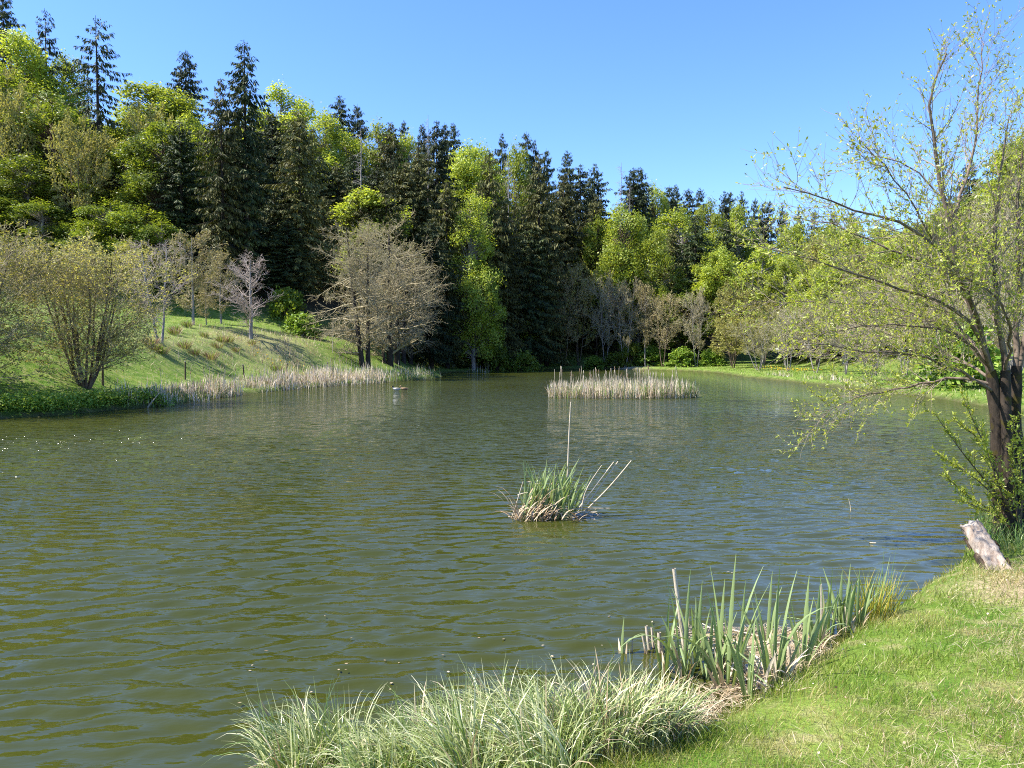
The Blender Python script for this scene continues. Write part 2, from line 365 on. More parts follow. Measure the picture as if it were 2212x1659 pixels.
# ------------------------------------------------------------------ ground
def axis(parts):
    a = []
    for lo, hi, st in parts: a.append(np.arange(lo, hi, st))
    return np.concatenate(a)
gx = axis([(-400, -120, 14), (-120, -40, 3), (-40, -24, .9), (-24, -6, .4), (-6, 9, .2), (9, 30, .4), (30, 60, 1.5), (60, 140, 5), (140, 401, 20)])
gy = axis([(-60, -4, 4), (-4, 2, .5), (2, 12, .16), (12, 28, .5), (28, 82, .5), (82, 130, .7), (130, 180, 2.5), (180, 421, 12)])
GX, GY = np.meshgrid(gx, gy)
fx, fy = GX.ravel(), GY.ravel()
tz = height(fx, fy); sd, dl, dr = zones(fx, fy)
nx, ny = len(gx), len(gy)
q = (np.arange(ny - 1)[:, None] * nx + np.arange(nx - 1)[None]).ravel()
faces = np.stack([q, q + 1, q + 1 + nx, q + nx], -1)
forest = np.maximum(sstep(-2, 5, dl + vnoise(fx, fy, 4, 8) * 2), sstep(-2, 5, dr + vnoise(fx, fy, 4, 9) * 2))
def dryness(x, y):
    d = 0.5 * np.exp(-(((x + 20.5) / 6.5) ** 2 + ((y - 64) / 9) ** 2)) + 0.35 * np.exp(-(((x + 24) / 6) ** 2 + ((y - 50) / 7) ** 2))
    d = d + 0.8 * np.exp(-(((x - 5.0) / .8) ** 2 + ((y - 7.2) / .8) ** 2)) + .4 * np.exp(-(((x - 3.9) / .5) ** 2 + ((y - 5.6) / .6) ** 2))
    return d
sand = np.exp(-(((fx - 17.5) / 4) ** 2 + ((fy - 121.5) / 4.5) ** 2)) * 1.4
tm = build('ground', [(np.stack([fx, fy, tz], -1), faces, 0)], [M['terrain']], True,
           dict(forest=forest, dry=dryness(fx, fy), mud=np.maximum(sstep(.05, -.15, sd), .75 * (1 - sstep(.0, .5, sd)) * sstep(15, 22, fy)), sand=np.clip(sand, 0, 1) * sstep(-.5, .2, sd)))
tag(obj('ground', tm), kind='structure')

# ------------------------------------------------------------------ water with wind ripples
rr_ = [2.0]
while rr_[-1] < 190: rr_.append(rr_[-1] + max(.0195, .0055 * rr_[-1]))
rr_ = np.array(rr_)
th = np.concatenate([np.linspace(-100, -40, 22)[:-1], np.linspace(-40, 40, 340), np.linspace(40, 100, 22)[1:]])
TH, RR = np.meshgrid(np.radians(th), rr_)
wx, wy = (RR * np.sin(TH)).ravel(), (RR * np.cos(TH)).ravel(); wr = RR.ravel()
wz = np.zeros_like(wx); g2 = np.random.default_rng(5)
res = np.maximum(.0052 * wr, .019)
gust = np.clip(1.0 + .35 * vnoise(wx, wy * 1.6, 9, 21) + .25 * vnoise(wx, wy, 3.2, 22), .45, 1.6)
wsd = sd_poly(wx, wy, POND)
gust += .6 * np.exp(-((wx + 13) / 6) ** 4 - ((wy - 21.5 - .12 * (wx + 13)) / 1.5) ** 4)
gust *= .45 + .55 * sstep(0.0, 2.0, -wsd)
ncomp = 70; tot = 0
for k in range(ncomp):
    lam = .09 * (1.0 / .09) ** ((k + g2.uniform()) / ncomp)
    a0 = g2.normal(12, 20); dirx, diry = -math.sin(R(a0)), math.cos(R(a0))
    slope = math.exp(-(math.log(lam / .29) ** 2) / (2 * .42 ** 2))
    amp = slope * lam / (2 * math.pi); tot += slope ** 2 / 2
    ph = 2 * math.pi / lam * (wx * dirx + wy * diry) + g2.uniform(0, 6.28)
    wz += amp * np.clip((lam / res - 2.2) / 2.5, 0, 1) * np.sin(ph + .35 * np.sin(ph + 1.0))
wz *= .175 / math.sqrt(tot) * gust
nth, nr = len(th), len(rr_)
q = (np.arange(nr - 1)[:, None] * nth + np.arange(nth - 1)[None]).ravel()
wm = build('pond_water', [(np.stack([wx, wy, wz], -1), np.stack([q, q + 1, q + 1 + nth, q + nth], -1), 0)], [M['water']], True,
           dict(far=sstep(7, 24, wr), gust=np.clip(gust, .3, 2.2)))
tag(obj('pond_water', wm), kind='structure')

# ------------------------------------------------------------------ tree prototypes
def interp_line(pts, K):
    pts = np.array(pts, float); s = np.concatenate([[0], np.cumsum(np.linalg.norm(np.diff(pts, axis=0), axis=1))]); s /= s[-1]
    t = np.linspace(0, 1, K)
    P = np.stack([np.interp(t, s, pts[:, i]) for i in range(3)], -1)
    for _ in range(2): P[1:-1] = .25 * P[:-2] + .5 * P[1:-1] + .25 * P[2:]
    return P
def trunk_line(H, bend, K, g):
    z = np.linspace(0, H, K); p = np.zeros((K, 3)); p[:, 2] = z
    p[1:, :2] = np.cumsum(g.normal(0, bend * H / K, (K - 1, 2)), 0); return p
def make_beech(seed, H, Rc, base, mat, top=.75, n_cl=330, per=68, leaf=.135, nl=19):
    g = np.random.default_rng(seed)
    tp = trunk_line(H * .93, .035, 9, g); tr = np.linspace(H * .014, H * .003, 9)
    ch = [(*tubes(tp[None], tr[None], 7), 0)]
    ul = (np.arange(nl) + g.uniform(0, .9, nl)) / nl; azl = np.arange(nl) * 2.4 + g.normal(0, .5, nl)
    pl = np.sin(np.pi * np.clip(.14 + .80 * ul, 0, 1) ** top) ** .6; rl = Rc * pl * g.uniform(.42, .74, nl); rl[-1] *= .25
    sl_ = Rc * g.uniform(.26, .44, nl) * (.55 + .45 * pl)
    zl = H * (base + (1 - base) * ul) - .5 * sl_ * (ul > .8)
    lc = np.stack([np.interp(zl, tp[:, 2], tp[:, 0]) + rl * np.cos(azl), np.interp(zl, tp[:, 2], tp[:, 1]) + rl * np.sin(azl), zl - .1 * rl], -1)
    li = g.choice(nl, n_cl, p=sl_ ** 2 / (sl_ ** 2).sum()); dv = norm(g.normal(size=(n_cl, 3)) + np.array([0, 0, .25])); rad_ = g.uniform(.2, 1, n_cl) ** .45
    cc = lc[li] + dv * (rad_ * sl_[li])[:, None] * np.array([1, 1, .8])
    zc = cc[:, 2]; rad = np.hypot(cc[:, 0], cc[:, 1]); az = np.arctan2(cc[:, 1], cc[:, 0]); prof = pl[li]
    # limbs reaching each clump
    zs = np.maximum(zc - rad * g.uniform(.5, 1.0, n_cl), H * base * .8); b0 = np.stack([np.interp(zs, tp[:, 2], tp[:, 0]), np.interp(zs, tp[:, 2], tp[:, 1]), zs], -1)
    mid = .5 * (b0 + cc) + np.stack([0 * zs, 0 * zs, .10 * rad], -1) + g.normal(0, .15, (n_cl, 3))
    ch.append((*tubes(np.stack([b0, mid, cc], 1), np.stack([.010 * H * np.ones(n_cl) * .35, .0022 * H * np.ones(n_cl), .0008 * H * np.ones(n_cl)], 1), 3), 0))
    rc = Rc * .17 * g.uniform(.6, 1.4, n_cl)
    idx = np.repeat(np.arange(n_cl), per); m = len(idx)
    a = g.uniform(0, 6.283, m); rr = rc[idx] * np.sqrt(g.uniform(0, 1, m))
    out = np.stack([np.cos(az), np.sin(az), np.zeros(n_cl)], -1)[idx]
    tilt = g.normal(.5, .5, n_cl)[idx]                       # sprays slope down and outwards
    off = np.stack([rr * np.cos(a), rr * np.sin(a), g.normal(0, .5, m) * rc[idx]], -1)
    off[:, 2] += -tilt * (off * out).sum(1) + .0
    pc = cc[idx] + off
    nrm = norm((np.array([0, 0, .55]) + dv * .7 + g.normal(0, .35, (n_cl, 3)))[idx] + g.normal(0, .42, (m, 3)))
    uu = norm(np.cross(nrm, g.normal(size=(m, 3)))); vv = np.cross(nrm, uu)
    sz = leaf * g.uniform(.45, 1.6, m)[:, None]
    lv, lf = cards(pc, uu * sz, vv * sz * .55)
    return dict(parts=[('trunk', build('trunk', ch, [M['bark_grey'] if seed % 2 else M['bark_brown']], True)), ('crown', build('crown', [(lv, lf, 0)], [M[mat]]))], H=H, R=Rc)
def make_spruce(seed, H, Rc, mat, sparse=False, pw=.8, base=.10, droop=.35):
    g = np.random.default_rng(seed)
    tp = trunk_line(H, .006, 10, g); tr = np.linspace(H * .012, .02, 10)
    step = .80 if sparse else .66
    z = np.arange(H * base, H * .985, step * 1.0); zz = []; az = []
    for k, h in enumerate(z):
        n = 5 if sparse else 7
        zz += list(h + g.uniform(-.42, .42, n)); az += list(k * 1.1 + np.arange(n) * 6.283 / n + g.normal(0, .35, n))
    zz = np.clip(np.array(zz), 0, H * .99); az = np.array(az); u = zz / H; n = len(zz)
    L = Rc * (.72 * (1 - u) ** pw + .28 * np.clip((1 - u) / .22, 0, 1) ** .9) * g.uniform(.48, 1.18, n) * np.where(u < .3, .75 + .8 * u, 1) + .16
    if sparse: L *= np.where(g.uniform(0, 1, n) < .18, .35, 1)
    el0 = np.interp(u, [0, .5, .85, 1], [-.30, -.12, .25, .8]) + g.normal(0, .12, n)
    K = 6; pts = [np.stack([np.interp(zz, tp[:, 2], tp[:, 0]), np.interp(zz, tp[:, 2], tp[:, 1]), zz], -1)]
    od = np.stack([np.cos(az), np.sin(az)], -1)
    for k in range(1, K):
        t = k / (K - 1); el = el0 - droop * math.sin(math.pi * t * .9) + .45 * max(0, t - .6)
        pts.append(pts[-1] + np.concatenate([od * np.cos(el)[:, None], np.sin(el)[:, None]], 1) * (L / (K - 1))[:, None])
    P = np.stack(pts, 1)
    ch = [(*tubes(tp[None], tr[None], 7), 0), (*tubes(P, np.outer(.010 + .008 * L, np.linspace(1, .25, K)), 3), 0)]
    nc = np.maximum(2, (L * (5.0 if sparse else 6.0)).astype(int)); idx = np.repeat(np.arange(n), nc * 3); m = len(idx)
    s = g.uniform(.12 if not sparse else .25, 1.02, m); f = np.clip(s, 0, .999) * (K - 1); i = f.astype(int); wt = (f - i)[:, None]
    pc = P[idx, i] * (1 - wt) + P[idx, i + 1] * wt; tan = norm(P[idx, i + 1] - P[idx, i])
    side = np.stack([-np.sin(az), np.cos(az), np.zeros(n)], -1)[idx] * np.where(g.uniform(0, 1, m) < .5, 1, -1)[:, None]
    hang = g.uniform(.3, 1.7, m)[:, None]
    ud = norm(side * g.uniform(.1, .8, m)[:, None] + tan * g.uniform(.1, .6, m)[:, None] - np.array([0, 0, 1.]) * hang)
    ln = (.19 + .25 * (1 - s * .5)) * g.uniform(.6, 1.25, m) * np.interp(L[idx], [0, .5, 1.6], [.35, .6, 1.0])
    vd = norm(np.cross(ud, norm(g.normal(size=(m, 3)))))
    lv, lf = cards(pc + ud * ln[:, None] * .8, ud * ln[:, None], vd * ln[:, None] * .19)
    # leader needles
    return dict(parts=[('trunk', build('trunk', ch, [M['bark_dark']], True)), ('crown', build('crown', [(lv, lf, 0)], [M[mat]]))], H=H, R=Rc * .95)
def make_dead(seed, H, Rc):
    g = np.random.default_rng(seed)
    tp = trunk_line(H, .008, 9, g)[None]; tr = np.linspace(.20, .03, 9)[None]
    B, Br = spawn(tp, tr, 60, .35, .98, R(95), .15, Rc, .45, 4, .2, -.12, .10, .75, .3, .022, g)
    B2, B2r = spawn(B, Br, 4, .2, .95, R(50), .2, Rc * .35, .4, 3, .7, -.2, .15, .3, .4, .016, g)
    return dict(parts=[('trunk', build('trunk', [(*tubes(tp, tr, 6), 0)], [M['deadwood']], True)), ('dead_branches', build('dead_branches', [(*tubes(B, Br, 3), 0), (*tubes(B2, B2r, 3), 0)], [M['deadwood']], True))], H=H, R=Rc)
def make_bare(seed, H, Rc, bark, twig, bud=None, stems=1, spread=.15, n1=26, n2=10, n3=6, up=.10, ang=52, t0=.22, tw=.012, nb=2, bsz=.08, thick=.012, prof='round', bend=.03):
    g = np.random.default_rng(seed); K = 9
    T = []; TR = []
    for s in range(stems):
        a = s * 6.283 / stems + g.normal(0, .4); tl = trunk_line(H * g.uniform(.86, 1.0) * .95, bend, K, g)
        f = (np.linspace(0, 1, K) ** .75) * spread * H * (0 if stems == 1 else g.uniform(.5, 1.1)); tl[:, 0] += f * math.cos(a); tl[:, 1] += f * math.sin(a)
        if stems > 1: tl[:, :2] += .10 * np.array([math.cos(a), math.sin(a)])
        T.append(tl); TR.append(np.linspace(H * thick * (1 if stems == 1 else .6), H * .0022, K))
    T = np.array(T); TR = np.array(TR)
    n1s = max(4, n1 // stems)
    B, Br = spawn(T, TR, n1s, t0, .98, R(ang), .2, Rc * .95, .25, 6, .42, up, .10, 0.0, .25, .012, g)
    # crown profile: shorten branches by height
    u = (B[:, 0, 2] / H - t0) / (1 - t0); u = np.clip(u, 0, 1)
    pr = np.clip(np.sin(np.pi * np.clip(.22 + .74 * u, 0, 1)), .18, 1) if prof == 'round' else np.clip(1.05 - .8 * u, .2, 1)
    B = B[:, :1] + (B - B[:, :1]) * pr[:, None, None]
    B2, B2r = spawn(B, Br, n2, .15, 1.0, R(46), .22, Rc * .42 * pr, .35, 4, .6, up * 1.2, .14, .45, .35, tw * .9, g)
    L3 = np.repeat(Rc * .17 * pr, n2)
    B3, B3r = spawn(B2, B2r, n3, .15, 1.0, R(42), .25, L3, .4, 3, .7, up, .18, .3, .5, tw * .62, g)
    T3, T3r = spawn(T, TR, 60 // stems, .35, 1.0, R(50), .25, Rc * .22, .5, 3, .2, up, .15, 0, .4, tw * .7, g)
    chs = [(*tubes(B, Br, 4), 1), (*tubes(B2, B2r, 3), 1), (*tubes(B3, B3r, 3), 1), (*tubes(T3, T3r, 3), 1)]
    parts = [('trunk', build('trunk', [(*tubes(T, TR, 7), 0)], [M[bark]], True))]
    mats = [M[bark], M[twig]]
    if bud:
        Q = np.concatenate([B3, T3]); m = len(Q) * nb; idx = np.repeat(np.arange(len(Q)), nb); t = g.uniform(.2, 1, m)[:, None]
        pc = Q[idx, 0] * (1 - t) + Q[idx, 2] * t + g.normal(0, .03, (m, 3))
        ud = norm(norm(Q[idx, 2] - Q[idx, 0]) + g.normal(0, .8, (m, 3))); vd = norm(np.cross(ud, g.normal(size=(m, 3))))
        sz = bsz * g.uniform(.5, 1.3, m)[:, None]
        chs.append((*cards(pc, ud * sz, vd * sz * .5), 2)); mats.append(M[bud])
    parts.append(('crown', build('crown', chs, mats)))
    return dict(parts=parts, H=H, R=Rc)
def make_shrub(seed, H, Rc, mat, leaf=.12, n_cl=70, per=45):
    g = np.random.default_rng(seed)
    st = np.array([interp_line([(0, 0, 0), (Rc * .3 * math.cos(a), Rc * .3 * math.sin(a), H * .5), (Rc * .6 * math.cos(a), Rc * .6 * math.sin(a), H * .85)], 5) for a in g.uniform(0, 6.28, 7)])
    ch = [(*tubes(st, np.tile(np.linspace(.03, .01, 5), (7, 1)), 4), 0)]
    u = g.uniform(0, 1, n_cl); az = g.uniform(0, 6.28, n_cl); pr = np.sqrt(np.clip(1 - (u * 1.0) ** 2.2, .02, 1)); rad = Rc * pr * np.sqrt(g.uniform(.2, 1, n_cl))
    cc = np.stack([rad * np.cos(az), rad * np.sin(az), H * (.05 + .88 * u)], -1); rc = Rc * .26 * g.uniform(.6, 1.3, n_cl)
    idx = np.repeat(np.arange(n_cl), per); m = len(idx); pc = cc[idx] + g.normal(0, .5, (m, 3)) * rc[idx][:, None] * np.array([1, 1, .6])
    pc[:, 2] = np.maximum(pc[:, 2], .03)
    nrm = norm(np.array([0, 0, .8]) + g.normal(0, .7, (m, 3))); uu = norm(np.cross(nrm, g.normal(size=(m, 3)))); vv = np.cross(nrm, uu); sz = leaf * g.uniform(.6, 1.3, m)[:, None]
    return dict(parts=[('stem', build('stem', ch, [M['bark_brown']], True)), ('foliage', build('foliage', [(*cards(pc, uu * sz, vv * sz * .6), 0)], [M[mat]]))], H=H, R=Rc)

PROTO = {
 'beech': [make_beech(101, 20, 5.0, .25, 'beech', 1.1), make_beech(102, 20, 4.6, .3, 'beech', 1.3), make_beech(103, 22, 4.8, .2, 'beech', .9), make_beech(104, 20, 5.2, .28, 'beech', 1.2)],
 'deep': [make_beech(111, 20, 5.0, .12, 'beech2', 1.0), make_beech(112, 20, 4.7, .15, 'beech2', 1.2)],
 'hero': [make_beech(121, 24, 5.0, .10, 'beech', .95, 520, 70, .125, 34)],
 'spruce': [make_spruce(201, 27, 4.4, 'spruce', False, .6), make_spruce(202, 27, 4.2, 'spruce', False, .52), make_spruce(203, 27, 4.6, 'spruce', False, .68)],
 'narrow': [make_spruce(211, 30, 2.9, 'spruce', False, .5, .08, .5)],
 'sparse': [make_spruce(221, 27, 4.6, 'spruce', True, .5, .2, .3), make_spruce(222, 27, 3.8, 'spruce', True, .6, .2, .35)],
 'olive': [make_spruce(231, 27, 4.4, 'spruce_sunlit', False, .55, .08, .45), make_spruce(232, 27, 4.2, 'spruce_sunlit', False, .65, .08, .4)],
 'dead': [make_dead(301, 22, 1.9), make_dead(302, 22, 1.7)],
 'budding': [make_bare(401, 16, 5.0, 'bark_grey', 'twig_brown', 'bud', 1, n1=34, n2=9, n3=7, nb=5, bsz=.17, tw=.022), make_bare(402, 15, 5.0, 'bark_brown', 'twig_brown', 'bud', 3, .16, n1=36, n2=9, n3=7, nb=5, bsz=.16, tw=.022)],
 'brownbud': [make_bare(411, 15, 4.6, 'bark_grey', 'twig_brown', 'budbrown', 1, n1=32, n2=9, n3=7, nb=3, bsz=.13, tw=.022), make_bare(412, 15, 4.8, 'bark_brown', 'twig_brown', 'budbrown', 2, .14, n1=34, n2=9, n3=7, nb=2, bsz=.12, tw=.022)],
 'pale': [make_bare(421, 16, 4.8, 'bark_grey', 'twig_grey', 'catkin', 2, .12, n1=36, n2=10, n3=7, nb=3, bsz=.10, tw=.018), make_bare(422, 15, 5.2, 'bark_grey', 'twig_grey', 'bud', 4, .2, n1=40, n2=9, n3=7, nb=3, bsz=.10, tw=.018)],
 'pink': [make_bare(431, 10, 3.1, 'bark_grey', 'twig_pink', None, 1, n1=24, n2=9, n3=6, t0=.14, tw=.018, ang=56, up=.10, thick=.015), make_bare(432, 10, 3.2, 'bark_grey', 'twig_pink', None, 2, .12, n1=24, n2=9, n3=6, t0=.12, tw=.018, ang=55, up=.10, thick=.017)],
 'olivebud': [make_bare(441, 10, 2.7, 'bark_grey', 'twig_brown', 'catkin', 1, n1=30, n2=10, n3=7, t0=.14, tw=.015, nb=2, bsz=.08, ang=54, up=.10)],
 'alder': [make_bare(451, 15, 4.3, 'bark_dark', 'twig_brown', 'catkin', 1, n1=48, n2=9, n3=6, t0=.12, tw=.014, nb=2, bsz=.06, ang=76, up=.03, thick=.021), make_bare(452, 15, 4.6, 'bark_dark', 'twig_brown', 'catkin', 1, n1=48, n2=9, n3=6, t0=.08, tw=.014, nb=2, bsz=.06, ang=74, up=.03, thick=.023), make_bare(453, 15, 4.2, 'bark_dark', 'twig_brown', 'budbrown', 1, n1=46, n2=9, n3=6, t0=.08, tw=.014, nb=1, bsz=.06, ang=80, up=.02, thick=.019)],
 'bush': [make_bare(461, 6.5, 3.1, 'bark_brown', 'twig_brown', 'bud', 13, .24, n1=120, n2=9, n3=6, t0=.10, tw=.010, nb=3, bsz=.05, ang=54, up=.05, thick=.014, bend=.05)],
 'shrub': [make_shrub(501, 2.2, 1.5, 'shrub'), make_shrub(502, 2.0, 1.7, 'beech2')],
}
CATNAME = dict(beech='beech_tree', deep='beech_tree', hero='beech_tree', spruce='spruce_tree', narrow='spruce_tree', sparse='spruce_tree', olive='spruce_tree', dead='dead_spruce',
               budding='budding_tree', brownbud='budding_tree', pale='pale_tree', pink='bare_tree', olivebud='budding_tree', alder='alder_tree', bush='bush', shrub='shrub')
pend = []
def plant(kind, x, y, H, width=None, label=None, group=None, var=None, sink=.15, rot=None, lean=None):
    ps = PROTO[kind]; v = int(rng.integers(len(ps))) if var is None else var; p = ps[v]
    z = gz(x, y) - sink
    o = empty(CATNAME[kind], (x, y, z), label, 'bush' if kind in ('bush', 'shrub') else 'tree', group)
    sz = H / p['H']; sx = sz if width is None else width / (2 * p['R'])
    o.scale = (sx, sx, sz); o.rotation_euler = (lean[0] if lean else 0, lean[1] if lean else 0, rng.uniform(0, 6.28) if rot is None else rot)
    for nme, me in p['parts']: obj(nme, me, o)
    return o
def by_top(kind, vx, vy, D, wv, label=None, group=None, **kw):
    p = at_depth(vx, vy, D); z = gz(p[0], D); H = max(p[2] - z, 4.0)
    wv = wv * {'spruce': 1.5, 'olive': 1.4, 'sparse': 1.25, 'narrow': 1.15, 'beech': 1.35, 'deep': 1.35, 'hero': 1.1}.get(kind, 1.0)
    o = plant(kind, p[0], D, H, wv / FPX * D, label, group, **kw); pend.append((kind, vx, vy, D, o)); return o
def by_base(kind, vx, vb, vtop, wv, label=None, group=None, **kw):
    b = ground_hit(vx, vb); D = b[1]; H = at_depth(vx, vtop, D)[2] - b[2]
    return plant(kind, b[0], b[1], H, wv / FPX * D, label, group, **kw)

# ------------------------------------------------------------------ forest: trees the picture singles out
named = [
 ('spruce', 5, -30, 118, 85, 'dark spruce cut by the top left corner of the picture'),
 ('sparse', 97, 15, 112, 85, 'thin open spruce on the skyline, second from the left edge', dict(var=1)),
 ('sparse', 207, 30, 95, 135, 'tall open spruce with gappy drooping branches against the sky at left', dict(var=0)),
 ('spruce', 400, 105, 115, 82, 'lone dark spruce poking above the beeches left of the tallest narrow spruce'),
 ('narrow', 528, 82, 82, 112, 'tallest narrow black-green spruce on the left hillside'),
 ('olive', 478, 165, 80, 110, 'olive spruce standing directly left of the tallest narrow spruce'),
 ('olive', 645, 235, 86, 130, 'broad brownish spruce below the skyline beeches, right of the tallest spruce'),
 ('spruce', 733, 203, 125, 95, 'pointed dark spruce on the skyline, larger of a pair right of the beech dome'),
 ('spruce', 772, 222, 128, 58, 'small dark spruce on the skyline, right one of a close pair'),
 ('dead', 780, 276, 100, 60, 'grey dead spruce with hanging bare branches above the alders', dict(var=0)),
 ('dead', 925, 246, 112, 40, 'silver dead spruce spike rising beside a bulky dark spruce on the skyline', dict(var=1)),
 ('dead', 597, 171, 120, 26, 'thin dead treetop sticking out of the skyline beech dome', dict(var=1)),
 ('dead', 1100, 332, 118, 50, 'grey dead spruce among dark spruces above the bright lone beech', dict(var=0)),
 ('dead', 1343, 349, 150, 44, 'bleached dead spruce on the skyline with bare side branches', dict(var=0)),
 ('dead', 1361, 395, 145, 30, 'shorter bleached dead trunk just right of the bare skyline spruce', dict(var=1)),
 ('spruce', 942, 258, 115, 115, 'bulky dark spruce with a bent tip on the middle skyline'),
 ('olive', 1219, 372, 128, 120, 'large sunlit olive spruce right of centre, behind the far bank'),
 ('narrow', 1503, 459, 124, 110, 'large dark spruce standing alone among bright beeches at right of centre'),
 ('hero', 1022, 418, 104, 135, 'tall bright yellow-green beech by the water right of the bare alders'),
 ('beech', 35, 70, 108, 160, 'rounded bright beech at the left edge below the corner spruce'),
 ('beech', 330, 178, 112, 160, 'domed bright beech on the skyline between two spruces at left'),
 ('beech', 612, 190, 118, 140, 'wide pale beech dome on the skyline right of the tallest spruce'),
 ('beech', 408, 245, 92, 105, 'brightly lit beech touching the left side of the olive spruce'),
 ('beech', 1342, 445, 125, 105, 'sunlit beech right of the large olive spruce, leftmost of three'),
 ('beech', 1414, 490, 124, 95, 'sunlit beech in the middle of three on the far slope'),
 ('beech', 1472, 449, 136, 120, 'yellow beech directly behind the large dark lone spruce'),
 ('budding', 105, 205, 96, 165, 'tall pale olive budding tree below the two open spruces at left', dict(var=0)),
 ('brownbud', 8, 190, 98, 120, 'reddish brown budding tree at the left edge of the forest'),
 ('brownbud', 188, 240, 98, 90, 'grey bare-branched tree in front of the open spruce at left', dict(var=1)),
]
for n in named:
    by_top(*n[:5], n[5], **(n[6] if len(n) > 6 else {}))
listed = {
 'spruce': [(872, 257, 135, 50), (912, 264, 138, 52), (960, 262, 140, 48), (979, 262, 138, 62), (1085, 284, 140, 58), (1137, 282, 140, 62), (1156, 298, 141, 44),
   (1180, 318, 142, 50), (1226, 322, 150, 60), (1253, 352, 140, 95), (1286, 350, 145, 85), (1368, 360, 152, 90), (1383, 358, 156, 70), (1446, 398, 165, 65), (1460, 395, 170, 45),
   (1486, 404, 172, 60), (1513, 403, 175, 50), (1566, 410, 178, 60), (1577, 409, 182, 45), (1603, 410, 180, 58), (1631, 425, 185, 45), (1648, 432, 188, 36), (1662, 428, 185, 42), (1690, 434, 185, 50),
   (1725, 445, 190, 45), (1760, 450, 185, 50), (1800, 455, 190, 50), (1840, 452, 185, 55), (1570, 475, 150, 80), (1000, 345, 130, 80), (690, 330, 102, 90), (850, 330, 108, 80), (1146, 475, 116, 110), (1040, 400, 112, 90), (2096, 345, 105, 80), (2170, 300, 100, 80), (560, 330, 92, 90), (590, 420, 86, 110), (620, 470, 84, 100), (930, 470, 98, 110)],
 'olive': [(700, 420, 90, 90), (843, 262, 118, 100), (905, 312, 108, 120), (965, 388, 103, 95), (1056, 322, 110, 100), (1165, 328, 118, 110), (729, 348, 102, 90), (1090, 440, 112, 100), (1290, 420, 130, 95), (780, 400, 96, 90), (1180, 420, 122, 110)],
 'beech': [(-20, 130, 100, 140), (135, 118, 120, 95), (280, 268, 98, 115), (230, 320, 90, 120), (335, 330, 86, 120), (700, 245, 114, 115), (745, 285, 118, 100), (815, 265, 126, 110), (1015, 305, 124, 115), (1045, 318, 128, 80), (1112, 312, 132, 75),
   (885, 290, 128, 70), (1290, 470, 128, 70), (1533, 432, 162, 62), (1596, 445, 160, 85), (1560, 530, 120, 95), (1653, 535, 116, 115), (1720, 480, 150, 95), (1790, 485, 142, 115), (1850, 478, 140, 110), (1910, 482, 132, 105), (1700, 565, 108, 95), (1770, 580, 100, 115),
   (1980, 480, 120, 110), (2050, 440, 105, 110), (2130, 390, 100, 115), (2200, 290, 96, 115), (2240, 260, 92, 120), (665, 300, 110, 80), (1410, 400, 160, 70), (1850, 560, 105, 110), (1940, 570, 98, 110)],
 'deep': [(60, 330, 82, 150), (150, 380, 84, 130), (290, 440, 79, 130), (240, 430, 80, 130), (90, 430, 78, 140), (10, 420, 80, 130), (350, 470, 78, 110), (180, 470, 77, 120), (1030, 600, 108, 90), (1130, 620, 118, 90), (1470, 600, 122, 80), (1380, 590, 124, 90), (2010, 560, 92, 100)],
 'budding': [(270, 345, 92, 100), (155, 320, 90, 110), (1583, 612, 112, 90), (1586, 679, 104, 115), (300, 520, 74, 120), (1650, 640, 100, 100)],
}
ORD = ['first', 'second', 'third', 'fourth', 'fifth', 'sixth', 'seventh', 'eighth', 'ninth', 'tenth', 'eleventh', 'twelfth', 'thirteenth', 'fourteenth', 'fifteenth', 'sixteenth', 'seventeenth', 'eighteenth', 'nineteenth', 'twentieth']
def ordinal(k):
    tens = {20: 'twenty', 30: 'thirty', 40: 'forty', 50: 'fifty', 60: 'sixty', 70: 'seventy'}
    if k <= 20: return ORD[k - 1]
    t, u = k // 10 * 10, k % 10
    return tens[t][:-1] + 'ieth' if u == 0 else tens[t] + '-' + ORD[u - 1]
grp = {}
for kind, lst in listed.items():
    for (vx, vy, D, wv) in lst:
        grp.setdefault(('front', kind), []).append((vx, by_top(kind, vx, vy, D, wv)))
